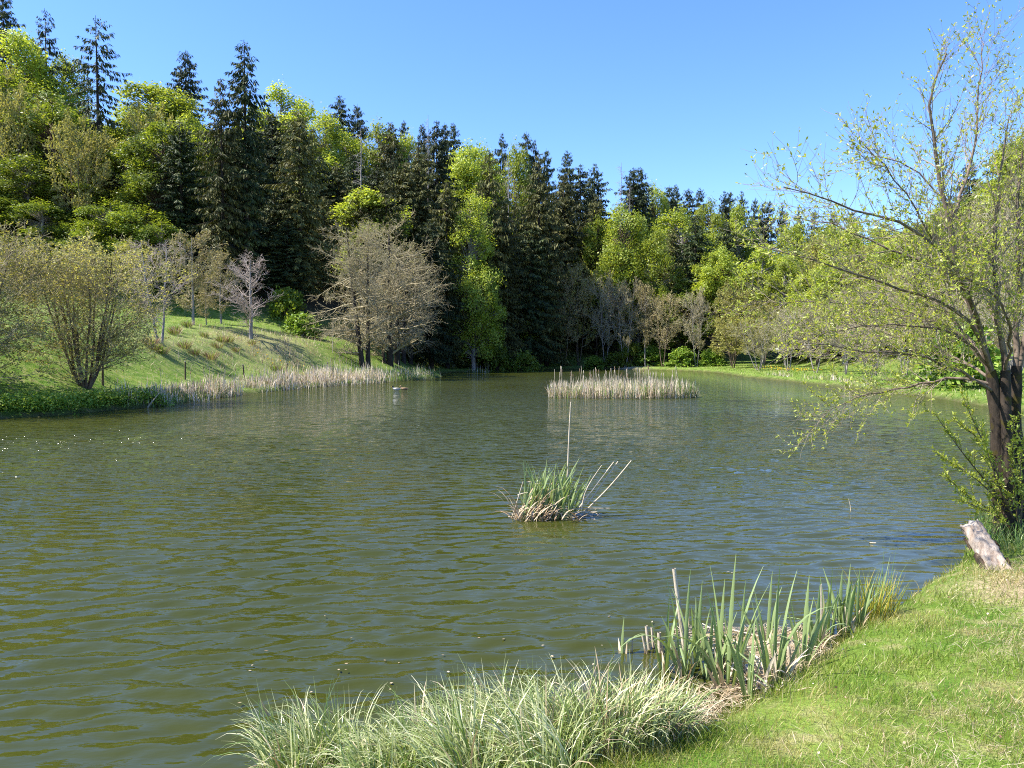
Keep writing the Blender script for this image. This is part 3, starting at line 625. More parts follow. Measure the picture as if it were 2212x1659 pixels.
# rows of trees filling the slopes behind
SKY = np.array([(-80, 40), (0, 80), (60, 120), (150, 230), (270, 270), (330, 215), (450, 235), (600, 225), (700, 270), (850, 320), (1000, 335), (1200, 375), (1400, 425), (1600, 465), (1700, 480), (1900, 495), (2000, 460), (2300, 310)], float)
g3 = np.random.default_rng(33)
for D, step in ((84, 62), (96, 58), (108, 56), (120, 58), (136, 62), (158, 66)):
    vx = -50 + g3.uniform(0, 40)
    while vx < 2290:
        vxx = vx + g3.uniform(-15, 15); DD = D + g3.uniform(-5, 5); x = (vxx - 1106) / FPX * DD
        _, dl_, dr_ = zones(np.array([x]), np.array([DD])); dep = max(dl_[0], dr_[0])
        if dep > 1.5 and not (vxx > 1850 and D > 140) and not (430 < vxx < 770 and D < 100):
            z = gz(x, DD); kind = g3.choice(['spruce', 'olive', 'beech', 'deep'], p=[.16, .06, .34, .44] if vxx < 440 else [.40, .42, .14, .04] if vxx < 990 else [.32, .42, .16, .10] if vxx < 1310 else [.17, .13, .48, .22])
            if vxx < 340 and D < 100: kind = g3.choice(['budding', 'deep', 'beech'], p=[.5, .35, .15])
            if vxx > 1500 and g3.uniform() < .25: kind = 'budding'
            Ht = g3.uniform(20, 27) if kind in ('spruce', 'olive') else g3.uniform(15, 20)
            vtop = 762 - (z + Ht - CAM_H) / DD * FPX
            lim = np.interp(vxx, SKY[:, 0], SKY[:, 1]) + g3.uniform(8, 60)
            if vtop < lim: vtop = lim
            if (762 - vtop) / FPX * DD + CAM_H - z > 8:
                o = by_top(kind, vxx, vtop, DD, (g3.uniform(7, 9.5) if kind in ('beech', 'deep') else g3.uniform(6, 8)) / DD * FPX)
                grp.setdefault(('row', kind, D), []).append((vxx, o))
        vx += step
txt = {'spruce': 'dark spruce', 'olive': 'olive-tinged spruce', 'beech': 'bright yellow-green beech', 'deep': 'deep green leafy tree', 'budding': 'olive budding tree'}
where = {84: 'at the slope foot', 96: 'low on the slope', 108: 'below mid slope', 120: 'at mid slope', 136: 'high on the slope', 158: 'near the slope top'}
plur = {'spruce': 'dark spruces', 'olive': 'olive spruces', 'beech': 'bright beeches', 'deep': 'deep green trees', 'budding': 'budding trees'}
for key, lst in grp.items():
    lst.sort(key=lambda a: a[0]); n = len(lst)
    for k, (vx, o) in enumerate(lst):
        pos = ordinal(k + 1) + ' from the left' if k <= n / 2 else (ordinal(n - k) + ' from the right' if k < n - 1 else 'the rightmost')
        if key[0] == 'front': o['label'] = f"prominent {txt[key[1]]} of the forest, {pos} of its kind"; o['group'] = f"prominent {plur[key[1]]} of the forest"
        else: o['label'] = f"{txt[key[1]]} {where[key[2]]}, {pos}"; o['group'] = f"{plur[key[1]]} {where[key[2]]}"

# ------------------------------------------------------------------ trees on the meadow, alders, bushes
by_base('pink', 348, 743, 505, 190, 'pinkish bare tree with two pale stems behind the round bush', 'bare trees on the meadow', var=1)
by_base('pink', 542, 732, 540, 190, 'pinkish bare tree at the right end of the meadow row', 'bare trees on the meadow', var=0)
by_base('olivebud', 418, 702, 485, 150, 'tallest olive budding tree in the meadow row', 'budding trees on the meadow')
by_base('olivebud', 478, 699, 530, 115, 'slim olive budding tree between the tall one and the right-hand pinkish tree', 'budding trees on the meadow')
by_base('olivebud', 446, 702, 590, 60, 'smallest olive budding sapling in the middle of the meadow row', 'budding trees on the meadow')
by_base('alder', 783, 792, 445, 190, 'bare alder leaning left over the meadow edge, leftmost of the group', 'alders at the water', var=2, lean=(0, -.09), rot=.3)
by_base('alder', 795, 795, 436, 165, 'bare alder with a straight dark trunk, second of the group from the left', 'alders at the water', var=0, rot=1.2)
by_base('alder', 842, 789, 426, 215, 'tallest bare alder with the thickest trunk in the group', 'alders at the water', var=1, rot=2.0)
by_base('alder', 832, 785, 560, 110, 'short alder stem leaning left beside the thickest trunk', 'alders at the water', var=2, lean=(0, -.12), rot=0)
by_base('alder', 858, 786, 480, 190, 'bare alder just right of the thickest trunk', 'alders at the water', var=0, rot=3.0)
by_base('alder', 872, 785, 530, 170, 'thin-stemmed alder near the right end of the group', 'alders at the water', var=2, lean=(0, .05), rot=0)
by_base('alder', 886, 786, 575, 160, 'lowest, spreading alder at the right end of the group', 'alders at the water', var=1, lean=(0, .10), rot=0)
by_base('bush', 185, 838, 540, 365, 'round many-stemmed budding bush at the left bank of the pond', 'bushes on the left bank', rot=.6)
by_base('bush', -85, 850, 500, 410, 'large budding bush cut off by the left edge of the picture', 'bushes on the left bank', rot=2.1)
# far bank
by_top('brownbud', 1218, 565, 121, 105, 'bare dark-trunked tree on the far bank behind the reed island, left end', 'bare trees on the far bank', var=1)
by_top('budding', 1250, 575, 124, 100, 'olive budding tree next to the bare dark-trunked one on the far bank', 'bare trees on the far bank', var=1)
by_top('pale', 1309, 585, 121, 82, 'slender bare tree with a pale straight trunk on the far bank', 'bare trees on the far bank', var=0)
by_top('pale', 1352, 600, 119, 95, 'bare tree with fanned twigs on the far bank, right of the pale trunk', 'bare trees on the far bank', var=0)
by_top('brownbud', 1433, 630, 116, 100, 'low brown bare tree on the far bank left of the dark lone spruce', 'bare trees on the far bank', var=1)
by_top('brownbud', 1395, 610, 118, 80, 'brown bare tree in the middle of the far bank', 'bare trees on the far bank', var=0)
by_top('pale', 1506, 620, 113, 75, 'pale-trunked leaning tree under the large dark spruce on the far bank', 'bare trees on the far bank', var=0)
for k, (vx, vy, D, wv) in enumerate([(1640, 690, 92, 120), (1705, 660, 84, 125), (1765, 645, 77, 130), (1830, 625, 71, 145), (1895, 605, 66, 155), (1960, 570, 62, 165), (2040, 505, 58, 180), (2125, 430, 54, 200), (2205, 380, 51, 215), (2100, 600, 50, 150), (2010, 650, 56, 140), (2190, 560, 46, 160), (1880, 690, 58, 120)]):
    by_top('pale', vx, vy, D, wv, ['greyish twiggy tree behind the right bank, leftmost', 'greyish twiggy tree behind the right bank, second from the left', 'greyish twiggy tree behind the right bank, third from the left', 'greyish twiggy tree behind the right bank, fourth from the left', 'grey budding tree behind the outer willow twigs', 'grey budding tree behind the middle of the willow crown', 'tall pale tree behind the upper willow limbs', 'tall pale tree behind the willow trunk fork', 'tall pale tree at the right edge of the picture', 'lower pale tree between the tall ones behind the willow', 'lower pale thicket tree on the right bank behind the drooping willow limb', 'low pale tree at the right edge behind the willow trunk', 'low twiggy thicket tree above the right bank grass'][k], 'pale trees behind the right bank')
# low shrubs along the forest edge
sh = [(1075, 760, 'under the bright lone beech, left one'), (1130, 770, 'at the dark far shore, right of the bright lone beech'), (1285, 775, 'beside the pale straight trunk on the far bank'), (1330, 770, 'in the middle of the far bank, brightest'), (1365, 772, 'on the far bank right of the brightest low bush'),
      (1415, 778, 'under the low brown tree on the far bank'), (1480, 782, 'at the foot of the dark lone spruce'), (1545, 785, 'right of the dark lone spruce foot'), (610, 690, 'at the forest edge above the meadow, left one'), (640, 715, 'at the forest edge above the meadow, right one'), (2120, 770, 'on the right bank beside the willow fork'), (1000, 765, 'at the dark shore right of the alders')]
for vx, vy, wtx in sh:
    b = ground_hit(vx, vy + 20) if vx < 900 else None
    D = b[1] + 2 if b is not None else (118 if vx > 1200 and vx < 1480 else (106 if vx <= 1200 else 112 if vx < 1600 else 44))
    x = (vx - 1106) / FPX * D
    plant('shrub', x, D + 2, rng.uniform(2.2, 4.0), rng.uniform(3.5, 5.5), f'low green leafy bush {wtx}', 'low bushes at the forest edge', var=1 if 'bright' in wtx else None, sink=.1)

# ------------------------------------------------------------------ willow on the near right bank
def willow():
    g = np.random.default_rng(77); bx, by = 6.15, 9.7; bz = gz(bx, by)
    root = empty('willow_tree', (bx, by, bz - .05), 'leafing willow with mossy dark trunk leaning over the water at right', 'tree')
    O = np.array([bx, by, bz - .05])
    def line(pts, K=10):
        return interp_line([at_depth(a, b, c) for a, b, c in pts], K) - O
    # trunk: fused stems
    stems = [([(2172, 1150, 9.75), (2160, 1040, 9.72), (2158, 940, 9.7), (2150, 860, 9.68), (2140, 800, 9.66)], .11, .07),
             ([(2205, 1150, 9.8), (2200, 1030, 9.8), (2196, 930, 9.8), (2190, 850, 9.8), (2196, 790, 9.8)], .10, .062),
             ([(2188, 1155, 9.55), (2182, 1040, 9.55), (2176, 950, 9.55), (2170, 870, 9.6), (2172, 800, 9.6)], .09, .06)]
    S = np.array([line(s[0], 9) for s in stems]); SR = np.array([np.linspace(s[1], s[2], 9) * (1 + .12 * g.normal(size=9)) for s in stems]); SR[:, 0] *= 1.35
    obj('trunk', build('trunk', [(*tubes(S, SR, 12), 0)], [M['willowbark']], True), root)
    limbs = [
     ([(2142, 810, 9.66), (2120, 735, 9.6), (2096, 664, 9.5), (2072, 572, 9.4), (2052, 488, 9.3), (2040, 432, 9.3), (2028, 360, 9.25), (2012, 292, 9.2), (1996, 248, 9.2), (2004, 195, 9.1), (2020, 155, 9.1), (2045, 115, 9.0)], .072, .010),
     ([(2050, 480, 9.3), (2066, 430, 9.4), (2084, 400, 9.5), (2108, 320, 9.7), (2114, 240, 9.8), (2112, 190, 9.9), (2120, 140, 9.9), (2126, 90, 10)], .032, .006),
     ([(2130, 770, 9.6), (2105, 650, 9.2), (2070, 575, 8.9), (2024, 532, 8.7), (1964, 486, 8.5), (1908, 464, 8.3), (1844, 452, 8.2), (1796, 440, 8.1), (1756, 416, 8.0), (1724, 402, 8.0), (1692, 404, 7.9)], .045, .006),
     ([(2138, 790, 9.6), (2100, 660, 9.8), (2060, 592, 10), (2004, 562, 10.1), (1944, 552, 10.2), (1884, 524, 10.2), (1828, 488, 10.3), (1796, 480, 10.3), (1744, 474, 10.3), (1712, 466, 10.3)], .040, .006),
     ([(2140, 800, 9.6), (2110, 705, 9.2), (2050, 650, 8.9), (1956, 632, 8.6), (1900, 608, 8.5), (1828, 590, 8.3), (1784, 568, 8.3), (1732, 554, 8.2), (1676, 538, 8.1), (1640, 532, 8.1)], .040, .005),
     ([(2140, 800, 9.7), (2080, 715, 9.9), (1980, 672, 10), (1880, 658, 10.1), (1777, 653, 10.2), (1690, 650, 10.2), (1606, 651, 10.2)], .030, .004),
     ([(2144, 845, 9.65), (2081, 804, 9.3), (1994, 770, 9), (1929, 761, 8.8), (1864, 754, 8.7), (1800, 750, 8.6), (1752, 742, 8.6)], .034, .005),
     ([(2141, 830, 9.65), (2059, 809, 9.8), (1994, 830, 9.9), (1929, 843, 9.9), (1864, 852, 10), (1821, 869, 10), (1775, 898, 10)], .030, .004),
     ([(2140, 795, 9.6), (2075, 722, 9.3), (1990, 700, 9.1), (1900, 702, 9.0), (1820, 710, 8.9), (1745, 735, 8.9)], .030, .005),
     ([(2172, 810, 9.6), (2160, 700, 9.5), (2150, 600, 9.4), (2150, 500, 9.3), (2162, 400, 9.2), (2165, 310, 9.2), (2180, 250, 9.1)], .058, .007),
     ([(2194, 800, 9.8), (2200, 680, 9.8), (2205, 560, 9.7), (2190, 450, 9.7), (2215, 330, 9.7), (2225, 240, 9.6)], .060, .008),
     ([(2196, 810, 9.8), (2230, 690, 9.7), (2262, 580, 9.6), (2270, 450, 9.5), (2255, 330, 9.4)], .055, .010),
     ([(2180, 810, 9.6), (2155, 690, 10), (2125, 590, 10.3), (2085, 500, 10.6), (2030, 410, 10.7), (1960, 345, 10.8), (1900, 330, 10.8), (1850, 345, 10.8)], .045, .005),
     ([(2170, 800, 9.6), (2190, 720, 9.1), (2160, 640, 8.7), (2100, 600, 8.5), (2040, 590, 8.3)], .032, .006),
     ([(2140, 790, 9.6), (2060, 690, 10.4), (1990, 625, 10.8), (1930, 580, 11), (1870, 555, 11.1), (1800, 535, 11.1)], .032, .005),
     ([(2142, 820, 9.65), (2070, 770, 10.3), (1980, 735, 10.7), (1900, 720, 10.9), (1830, 690, 11)], .030, .005),
     ([(2090, 640, 9.5), (2040, 560, 9.0), (1985, 470, 8.8), (1950, 400, 8.7), (1900, 345, 8.6), (1860, 305, 8.6)], .026, .005),
    ]
    tw = []; twr = []; allL = []; allR = []
    for pts, r0, r1 in limbs:
        L = line(pts, 14); Rr = np.linspace(r0 * .68, r1 * .8, 14); L[1:-1] += g.normal(0, .012, (12, 3))
        obj('limb', build('limb', [(*tubes(L[None], Rr[None], 7), 0)], [M['willowlimb']], True), root)
        allL.append(L); allR.append(Rr)
    A = np.array(allL); AR = np.array(allR)
    ln = np.linalg.norm(A[:, -1] - A[:, 0], axis=1)
    B, Br = spawn(A, AR, 34, .2, 1.0, R(40), .22, .66, .5, 6, .38, .10, .10, .3, .3, .0035, g)
    B2, B2r = spawn(B, Br, 8, .15, 1.0, R(38), .2, .30, .45, 4, .6, .12, .12, .2, .5, .0022, g)
    # base shoots
    sh = [[(2185, 1140, 9.6), (2130, 1095, 9.5), (2086, 1071, 9.4), (2044, 1029, 9.3)], [(2180, 1120, 9.6), (2140, 1060, 9.4), (2095, 1023, 9.3), (2023, 981, 9.2)], [(2180, 1100, 9.6), (2130, 1040, 9.5), (2080, 981, 9.4), (2018, 892, 9.3)],
          [(2178, 1090, 9.7), (2150, 1010, 9.7), (2116, 942, 9.7), (2056, 905, 9.7)], [(2180, 1080, 9.5), (2140, 990, 9.4), (2098, 900, 9.3), (2080, 858, 9.3)], [(2190, 1120, 9.4), (2160, 1060, 9.2), (2140, 1000, 9.1), (2120, 930, 9.0)],
          [(2200, 1130, 9.4), (2190, 1050, 9.2), (2185, 980, 9.1), (2190, 900, 9.0)], [(2190, 1140, 9.5), (2150, 1110, 9.3), (2110, 1095, 9.2), (2075, 1080, 9.1)], [(2205, 1130, 9.3), (2210, 1060, 9.1), (2200, 1010, 9), (2212, 950, 8.9)]]
    Z = np.array([line(s, 9) for s in sh]); ZR = np.tile(np.linspace(.012, .003, 9), (len(sh), 1))
    Z2, Z2r = spawn(Z, ZR, 16, .15, 1.0, R(38), .2, .22, .4, 4, .6, .15, .1, .4, .5, .002, g)
    obj('base_shoots', build('base_shoots', [(*tubes(Z, ZR, 5), 0), (*tubes(Z2, Z2r, 3), 0)], [M['bark_brown']], True), root)
    obj('twigs', build('twigs', [(*tubes(B, Br, 4), 0), (*tubes(B2, B2r, 3), 0)], [M['willowtwig']], True), root)
    def leaves(Q, nb, sz0, keep):
        N, K, _ = Q.shape; k = g.uniform(0, 1, N) < keep; Q = Q[k]; N = len(Q)
        # leaves sit in little tufts along each twig
        idx = np.repeat(np.arange(N), nb); m = len(idx); t = (np.tile(np.arange(nb) // 4, N) + .8) / (nb / 4.0); t = np.clip(t + g.normal(0, .03, m), .05, 1)
        f = t * (K - 1); i = np.minimum(f.astype(int), K - 2); wt = (f - i)[:, None]; pc = Q[idx, i] * (1 - wt) + Q[idx, i + 1] * wt
        tan = norm(Q[idx, i + 1] - Q[idx, i]); ud = norm(tan * .7 + g.normal(0, .75, (m, 3)) + np.array([0, 0, .2])); vd = norm(np.cross(ud, g.normal(size=(m, 3)))); s = sz0 * g.uniform(.5, 1.35, m)[:, None]
        return cards(pc + ud * s, ud * s, vd * s * .36)
    hz = (B2[:, 0, 2] > 3.9)                                      # the top twigs are still thin of leaf
    lv = [(*leaves(B2[~hz], 12, .022, .58), 0), (*leaves(B2[hz], 8, .022, .5), 0), (*leaves(B[:, 2:], 12, .023, .7), 0), (*leaves(Z, 80, .024, 1), 0), (*leaves(Z2, 24, .024, 1), 0)]
    tag(obj('leaves', build('leaves', lv, [M['willowleaf']]), root), kind='stuff')
willow()

# ------------------------------------------------------------------ weathered log on the bank
def log():
    b = at_depth(2152, 1222, 8.25); b[2] = gz(b[0], b[1]) + .02; t = at_depth(2094, 1132, 8.62)
    root = empty('log', b, 'weathered pale log with slanted cut end leaning over the water at right', 'log')
    ax = norm((t - b)[None])[0]; L = np.linalg.norm(t - b); g = np.random.default_rng(3)
    u = norm(np.cross(ax, [0, 0, 1.])[None])[0]; v = np.cross(u, ax); n, K = 22, 18; V = []
    for k in range(K):
        s = k / (K - 1); a = np.arange(n) * 2 * math.pi / n
        rad = .108 * (1.12 - .18 * s) * (1 + .12 * np.sin(2 * a + 1 + s) + .07 * np.sin(5 * a + 2 * s * 3) + .06 * g.normal(size=n))
        slant = (s ** 3) * .07 * np.cos(a + .9)
        V.append(ax[None] * (s * (L + .14) - .14 + slant)[:, None] + u[None] * (rad * np.cos(a))[:, None] + v[None] * (rad * np.sin(a))[:, None])
    V[-1] = V[-1] + ax[None] * g.uniform(-.02, .035, n)[:, None]
    V = np.concatenate(V); q = np.array([(k * n + j, k * n + (j + 1) % n, (k + 1) * n + (j + 1) % n, (k + 1) * n + j) for k in range(K - 1) for j in range(n)])
    obj('body', build('body', [(V, q, 0)], [M['logwood']], True), root)
    top = V[-n:]; c = top.mean(0) - ax * .012
    inner = c + (top - c) * .72 - ax * .015
    CV = np.concatenate([top + ax * .001, inner, c[None]]); f3 = np.array([(n + j, n + (j + 1) % n, 2 * n) for j in range(n)]); f4 = np.array([(j, (j + 1) % n, n + (j + 1) % n, n + j) for j in range(n)])
    obj('cut_end', build('cut_end', [(CV, f4, 0), (CV, f3, 0)], [M['logcut']]), root)
    # loose bark flakes
    for s, a0, wl, wa in ((.55, .4, .16, .9), (.25, .2, .12, .7), (.35, 3.6, .30, 1.0), (.7, 3.9, .22, .7)):
        m = 7; S_, A_ = np.meshgrid(np.linspace(s - wl / 2, s + wl / 2, m), np.linspace(a0 - wa / 2, a0 + wa / 2, m)); S_ = S_.ravel() + g.normal(0, .012, m * m); A_ = A_.ravel() + g.normal(0, .04, m * m)
        rad = .118 * (1.12 - .18 * S_) * (1 + .07 * np.sin(3 * A_ + 1)) + .014 + .01 * g.uniform(size=m * m)
        P = ax[None] * (S_ * (L + .14) - .14)[:, None] + u[None] * (rad * np.cos(A_))[:, None] + v[None] * (rad * np.sin(A_))[:, None]
        q2 = np.array([(i * m + j, i * m + j + 1, (i + 1) * m + j + 1, (i + 1) * m + j) for i in range(m - 1) for j in range(m - 1)])
        obj('bark_flake', build('bark_flake', [(P, q2, 0), (P - (P - ax[None] * (P @ ax)[:, None]) * .12, q2[:, ::-1], 0)], [M['logbark']]), root)
log()

# ------------------------------------------------------------------ near lawn
def lawn():
    g = np.random.default_rng(8); n = 720000
    x = g.uniform(-1.2, 8.6, n); y = g.uniform(2.3, 12.5, n)
    k = (x < .70 * y + .5) & (g.uniform(0, 1, n) < np.minimum(1, (3.6 / np.hypot(x, y)) ** 1.6)); x, y = x[k], y[k]
    sd = sd_poly(x, y, POND); dens = .62 + .38 * vnoise(x, y, .45, 31); dry = dryness(x, y)
    k = (sd > .02) & (g.uniform(0, 1, len(x)) < dens * (1 - .45 * np.clip(dry, 0, 1))); x, y, sd = x[k], y[k], sd[k]; n = len(x)
    z = height(x, y); D = np.hypot(x, y)
    h = (.075 + .05 * vnoise(x, y, .35, 33) + .02 * vnoise(x, y, 1.3, 34)) * g.uniform(.6, 1.5, n) + .05 * np.exp(-sd / .15) * g.uniform(0, 1, n)
    wd = g.uniform(.0026, .0046, n) * np.maximum(1, D / 5.0)
    v, f = blades(np.stack([x, y, z - .004], -1), np.maximum(h, .02), wd, g.uniform(0, 6.28, n) * .6 + 2.4, g.uniform(.05, .75, n), g.uniform(.0, 1.0, n), 3, tipw=0)
    tag(obj('lawn_grass', build('lawn_grass', [(v, f, 0)], [M['lawn']])), 'short green lawn grass with straw patches on the near bank', 'grass', kind='stuff')
    # dry thatch lying around the log foot and in patches
    n = 6500; c = np.array([(5.1, 7.6), (5.3, 7.0), (4.7, 6.7), (5.6, 6.6), (3.9, 5.6), (3.0, 4.3), (2.2, 3.9), (5.4, 7.9)])[g.integers(0, 8, n)]; x = c[:, 0] + g.normal(0, .34, n); y = c[:, 1] + g.normal(0, .34, n)
    k = sd_poly(x, y, POND) > .08; x, y = x[k], y[k]; n = len(x)
    v, f = blades(np.stack([x, y, height(x, y) + g.uniform(.01, .04, n)], -1), g.uniform(.03, .10, n), g.uniform(.002, .004, n), g.uniform(0, 6.28, n), g.uniform(.9, 1.6, n), g.uniform(-.2, .2, n), 3)
    tag(obj('dry_thatch', build('dry_thatch', [(v, f, 0)], [M['straw']])), 'pale dry grass thatch lying around the log foot', 'dry grass', kind='stuff')
    # fringe of longer dark grass by the willow foot
    n = 2600; x = g.uniform(5.7, 8.0, n); y = g.uniform(8.4, 10.8, n); sdv = sd_poly(x, y, POND); k = (sdv > .02) & (x < .72 * y); x, y = x[k], y[k]; n = len(x)
    v, f = blades(np.stack([x, y, height(x, y)], -1), g.uniform(.12, .38, n), g.uniform(.006, .011, n), g.uniform(0, 6.28, n), g.uniform(.05, .5, n), g.uniform(.2, 1.2, n), 4)
    tag(obj('bank_grass', build('bank_grass', [(v, f, 0)], [M['reedgreen']])), 'longer green grass around the willow foot', 'grass', kind='stuff')
def litter():
    g = np.random.default_rng(18); n = 210; x = g.uniform(.8, 6.5, n); y = g.uniform(3, 9, n); k = (sd_poly(x, y, POND) > .15) & (x < .68 * y); x, y = x[k], y[k]; n = len(x)
    P = np.stack([x, y, height(x, y) + g.uniform(.03, .07, n)], -1); nn = norm(np.array([0, 0, 1.]) + g.normal(0, .5, (n, 3))); u = norm(np.cross(nn, g.normal(size=(n, 3)))); w_ = np.cross(nn, u); sz = g.uniform(.006, .017, n)[:, None]
    fm = g.uniform(0, 1, n) < .6; v, f = cards(P, u * sz, w_ * sz * .7)
    tag(obj('leaf_litter', build('leaf_litter', [(v, f[fm], 0), (v, f[~fm], 1)], [M['reeddry'], M['deadleaf']])), 'scattered dead leaves and white bits in the lawn', 'leaf litter', kind='stuff')
lawn(); litter()

# ------------------------------------------------------------------ far meadow and banks: tufts
def meadow():
    g = np.random.default_rng(9); n = 76000
    x = g.uniform(-36, -5, n); y = g.uniform(28, 82, n); sd, dl, dr = zones(x, y)
    k = (sd > .1) & (dl < 1) & (g.uniform(0, 1, n) < (.55 + .45 * vnoise(x, y, 1.5, 41)) * np.clip(38 / y, 0, 1)); x, y, sd = x[k], y[k], sd[k]; n = len(x)
    dr_ = dryness(x, y); h = (.12 + .10 * vnoise(x, y, 1.1, 43)) * g.uniform(.5, 1.7, n) * (1 + .5 * dr_)
    v, f = blades(np.stack([x, y, height(x, y) - .01], -1), np.maximum(h, .05), g.uniform(.014, .03, n), g.uniform(0, 6.28, n), g.uniform(.1, .8, n), g.uniform(0, .9, n), 3, tipw=0)
    dm = (g.uniform(0, 1, n) < np.clip(dr_ * 1.1, 0, .85)).astype(int); fm = np.repeat(dm, 2)
    tag(obj('meadow_grass', build('meadow_grass', [(v, f[fm == 0], 0), (v, f[fm == 1], 1)], [M['meadow'], M['straw']])), 'green meadow grass with straw patches on the left slope', 'grass', kind='stuff')
    n = 60000; x = g.uniform(10, 44, n); y = g.uniform(30, 128, n); sd, dl, dr = zones(x, y)
    k = (sd > .05) & (sd < 16) & (dl < 1) & (g.uniform(0, 1, n) < np.clip(45 / y, 0, 1)); x, y, sd = x[k], y[k], sd[k]; n = len(x)
    v, f = blades(np.stack([x, y, height(x, y) - .01], -1), g.uniform(.10, .28, n), g.uniform(.02, .045, n), g.uniform(0, 6.28, n), g.uniform(.1, .8, n), g.uniform(0, .9, n), 3, tipw=0)
    tag(obj('bank_grass', build('bank_grass', [(v, f, 0)], [M['meadow']])), 'bright grass strip along the right bank', 'grass', kind='stuff')
    # dry weeds standing on the slope left of the alders
    n = 5200; x = g.normal(-18.5, 3.4, n); y = g.normal(63, 6.5, n); sd, dl, dr = zones(x, y); cl = vnoise(x, y, .9, 47)
    k = (sd > .4) & (sd < 14) & (dl < 0) & (cl > -.1); x, y = x[k], y[k]; n = len(x)
    v, f = blades(np.stack([x, y, height(x, y) - .02], -1), g.uniform(.15, .6, n), g.uniform(.014, .035, n), g.uniform(0, 6.28, n), g.uniform(.05, .7, n), g.uniform(0, .9, n), 3)
    tag(obj('dry_weeds', build('dry_weeds', [(v, f, 0)], [M['straw']])), 'straw-coloured dead weeds on the slope left of the alders', 'weeds', kind='stuff')
    # daffodil patches
    C_ = []
    for vx, vy, m in ((1660, 797, 24), (1690, 800, 30), (1720, 803, 40), (1745, 806, 30), (2090, 822, 26), (2060, 826, 12), (690, 818, 14), (640, 805, 8), (560, 760, 10), (600, 790, 8)):
        b = ground_hit(vx, vy); C_.append(b[None] + g.normal(0, 1, (m, 3)) * np.array([.9, 1.2, 0]))
    P = np.concatenate(C_); P[:, 2] = np.maximum(height(P[:, 0], P[:, 1]), .2) + g.uniform(.22, .38, len(P)); m = len(P)
    ch = []
    for a in range(3):
        ud = norm(g.normal(size=(m, 3))); vd = norm(np.cross(ud, g.normal(size=(m, 3)))); ch.append((*cards(P, ud * .055, vd * .04), 0))
    st = np.stack([P - np.array([0, 0, .34]), P], 1); ch.append((*tubes(st, np.full((m, 2), .006), 3), 1))
    tag(obj('daffodils', build('daffodils', ch, [M['flower'], M['reedgreen']])), 'yellow spring flowers dotted along the banks', 'flowers', kind='stuff')
meadow()
# dry tussocks on the meadow
g4 = np.random.default_rng(14)
def tussock_mesh(seed, n=170, r=.28, h=.5):
    g = np.random.default_rng(seed); a = g.uniform(0, 6.28, n); rr = r * np.sqrt(g.uniform(0, 1, n))
    v, f = blades(np.stack([rr * np.cos(a), rr * np.sin(a), 0 * a], -1), h * g.uniform(.6, 1.2, n), g.uniform(.012, .028, n), a, .1 + rr / r * .5, g.uniform(.2, 1.2, n), 4)
    fm = np.repeat(g.uniform(0, 1, n) < .5, 3)
    return build('blades', [(v, f[~fm], 0), (v, f[fm], 1)], [M['deadleaf'], M['meadow']])
TUS = [tussock_mesh(61), tussock_mesh(62), tussock_mesh(63)]
tl = [(381, 717), (405, 707), (377, 723), (400, 754), (422, 768), (326, 747), (332, 756), (456, 777), (479, 740), (493, 740), (442, 729), (470, 752), (545, 745), (600, 803), (350, 765), (510, 760)]
tl.sort()
for k, (vx, vy) in enumerate(tl):
    b = ground_hit(vx, vy)
    o = empty('grass_tussock', b, f'brown grass tussock on the meadow slope, {ordinal(k + 1) if k < 15 else "last"} from the left', 'grass tussock', 'brown tussocks on the meadow')
    s = g4.uniform(.8, 1.4); o.scale = (s, s, s); o.rotation_euler = (0, 0, g4.uniform(0, 6)); tag(obj('blades', TUS[k % 3], o), kind='stuff')

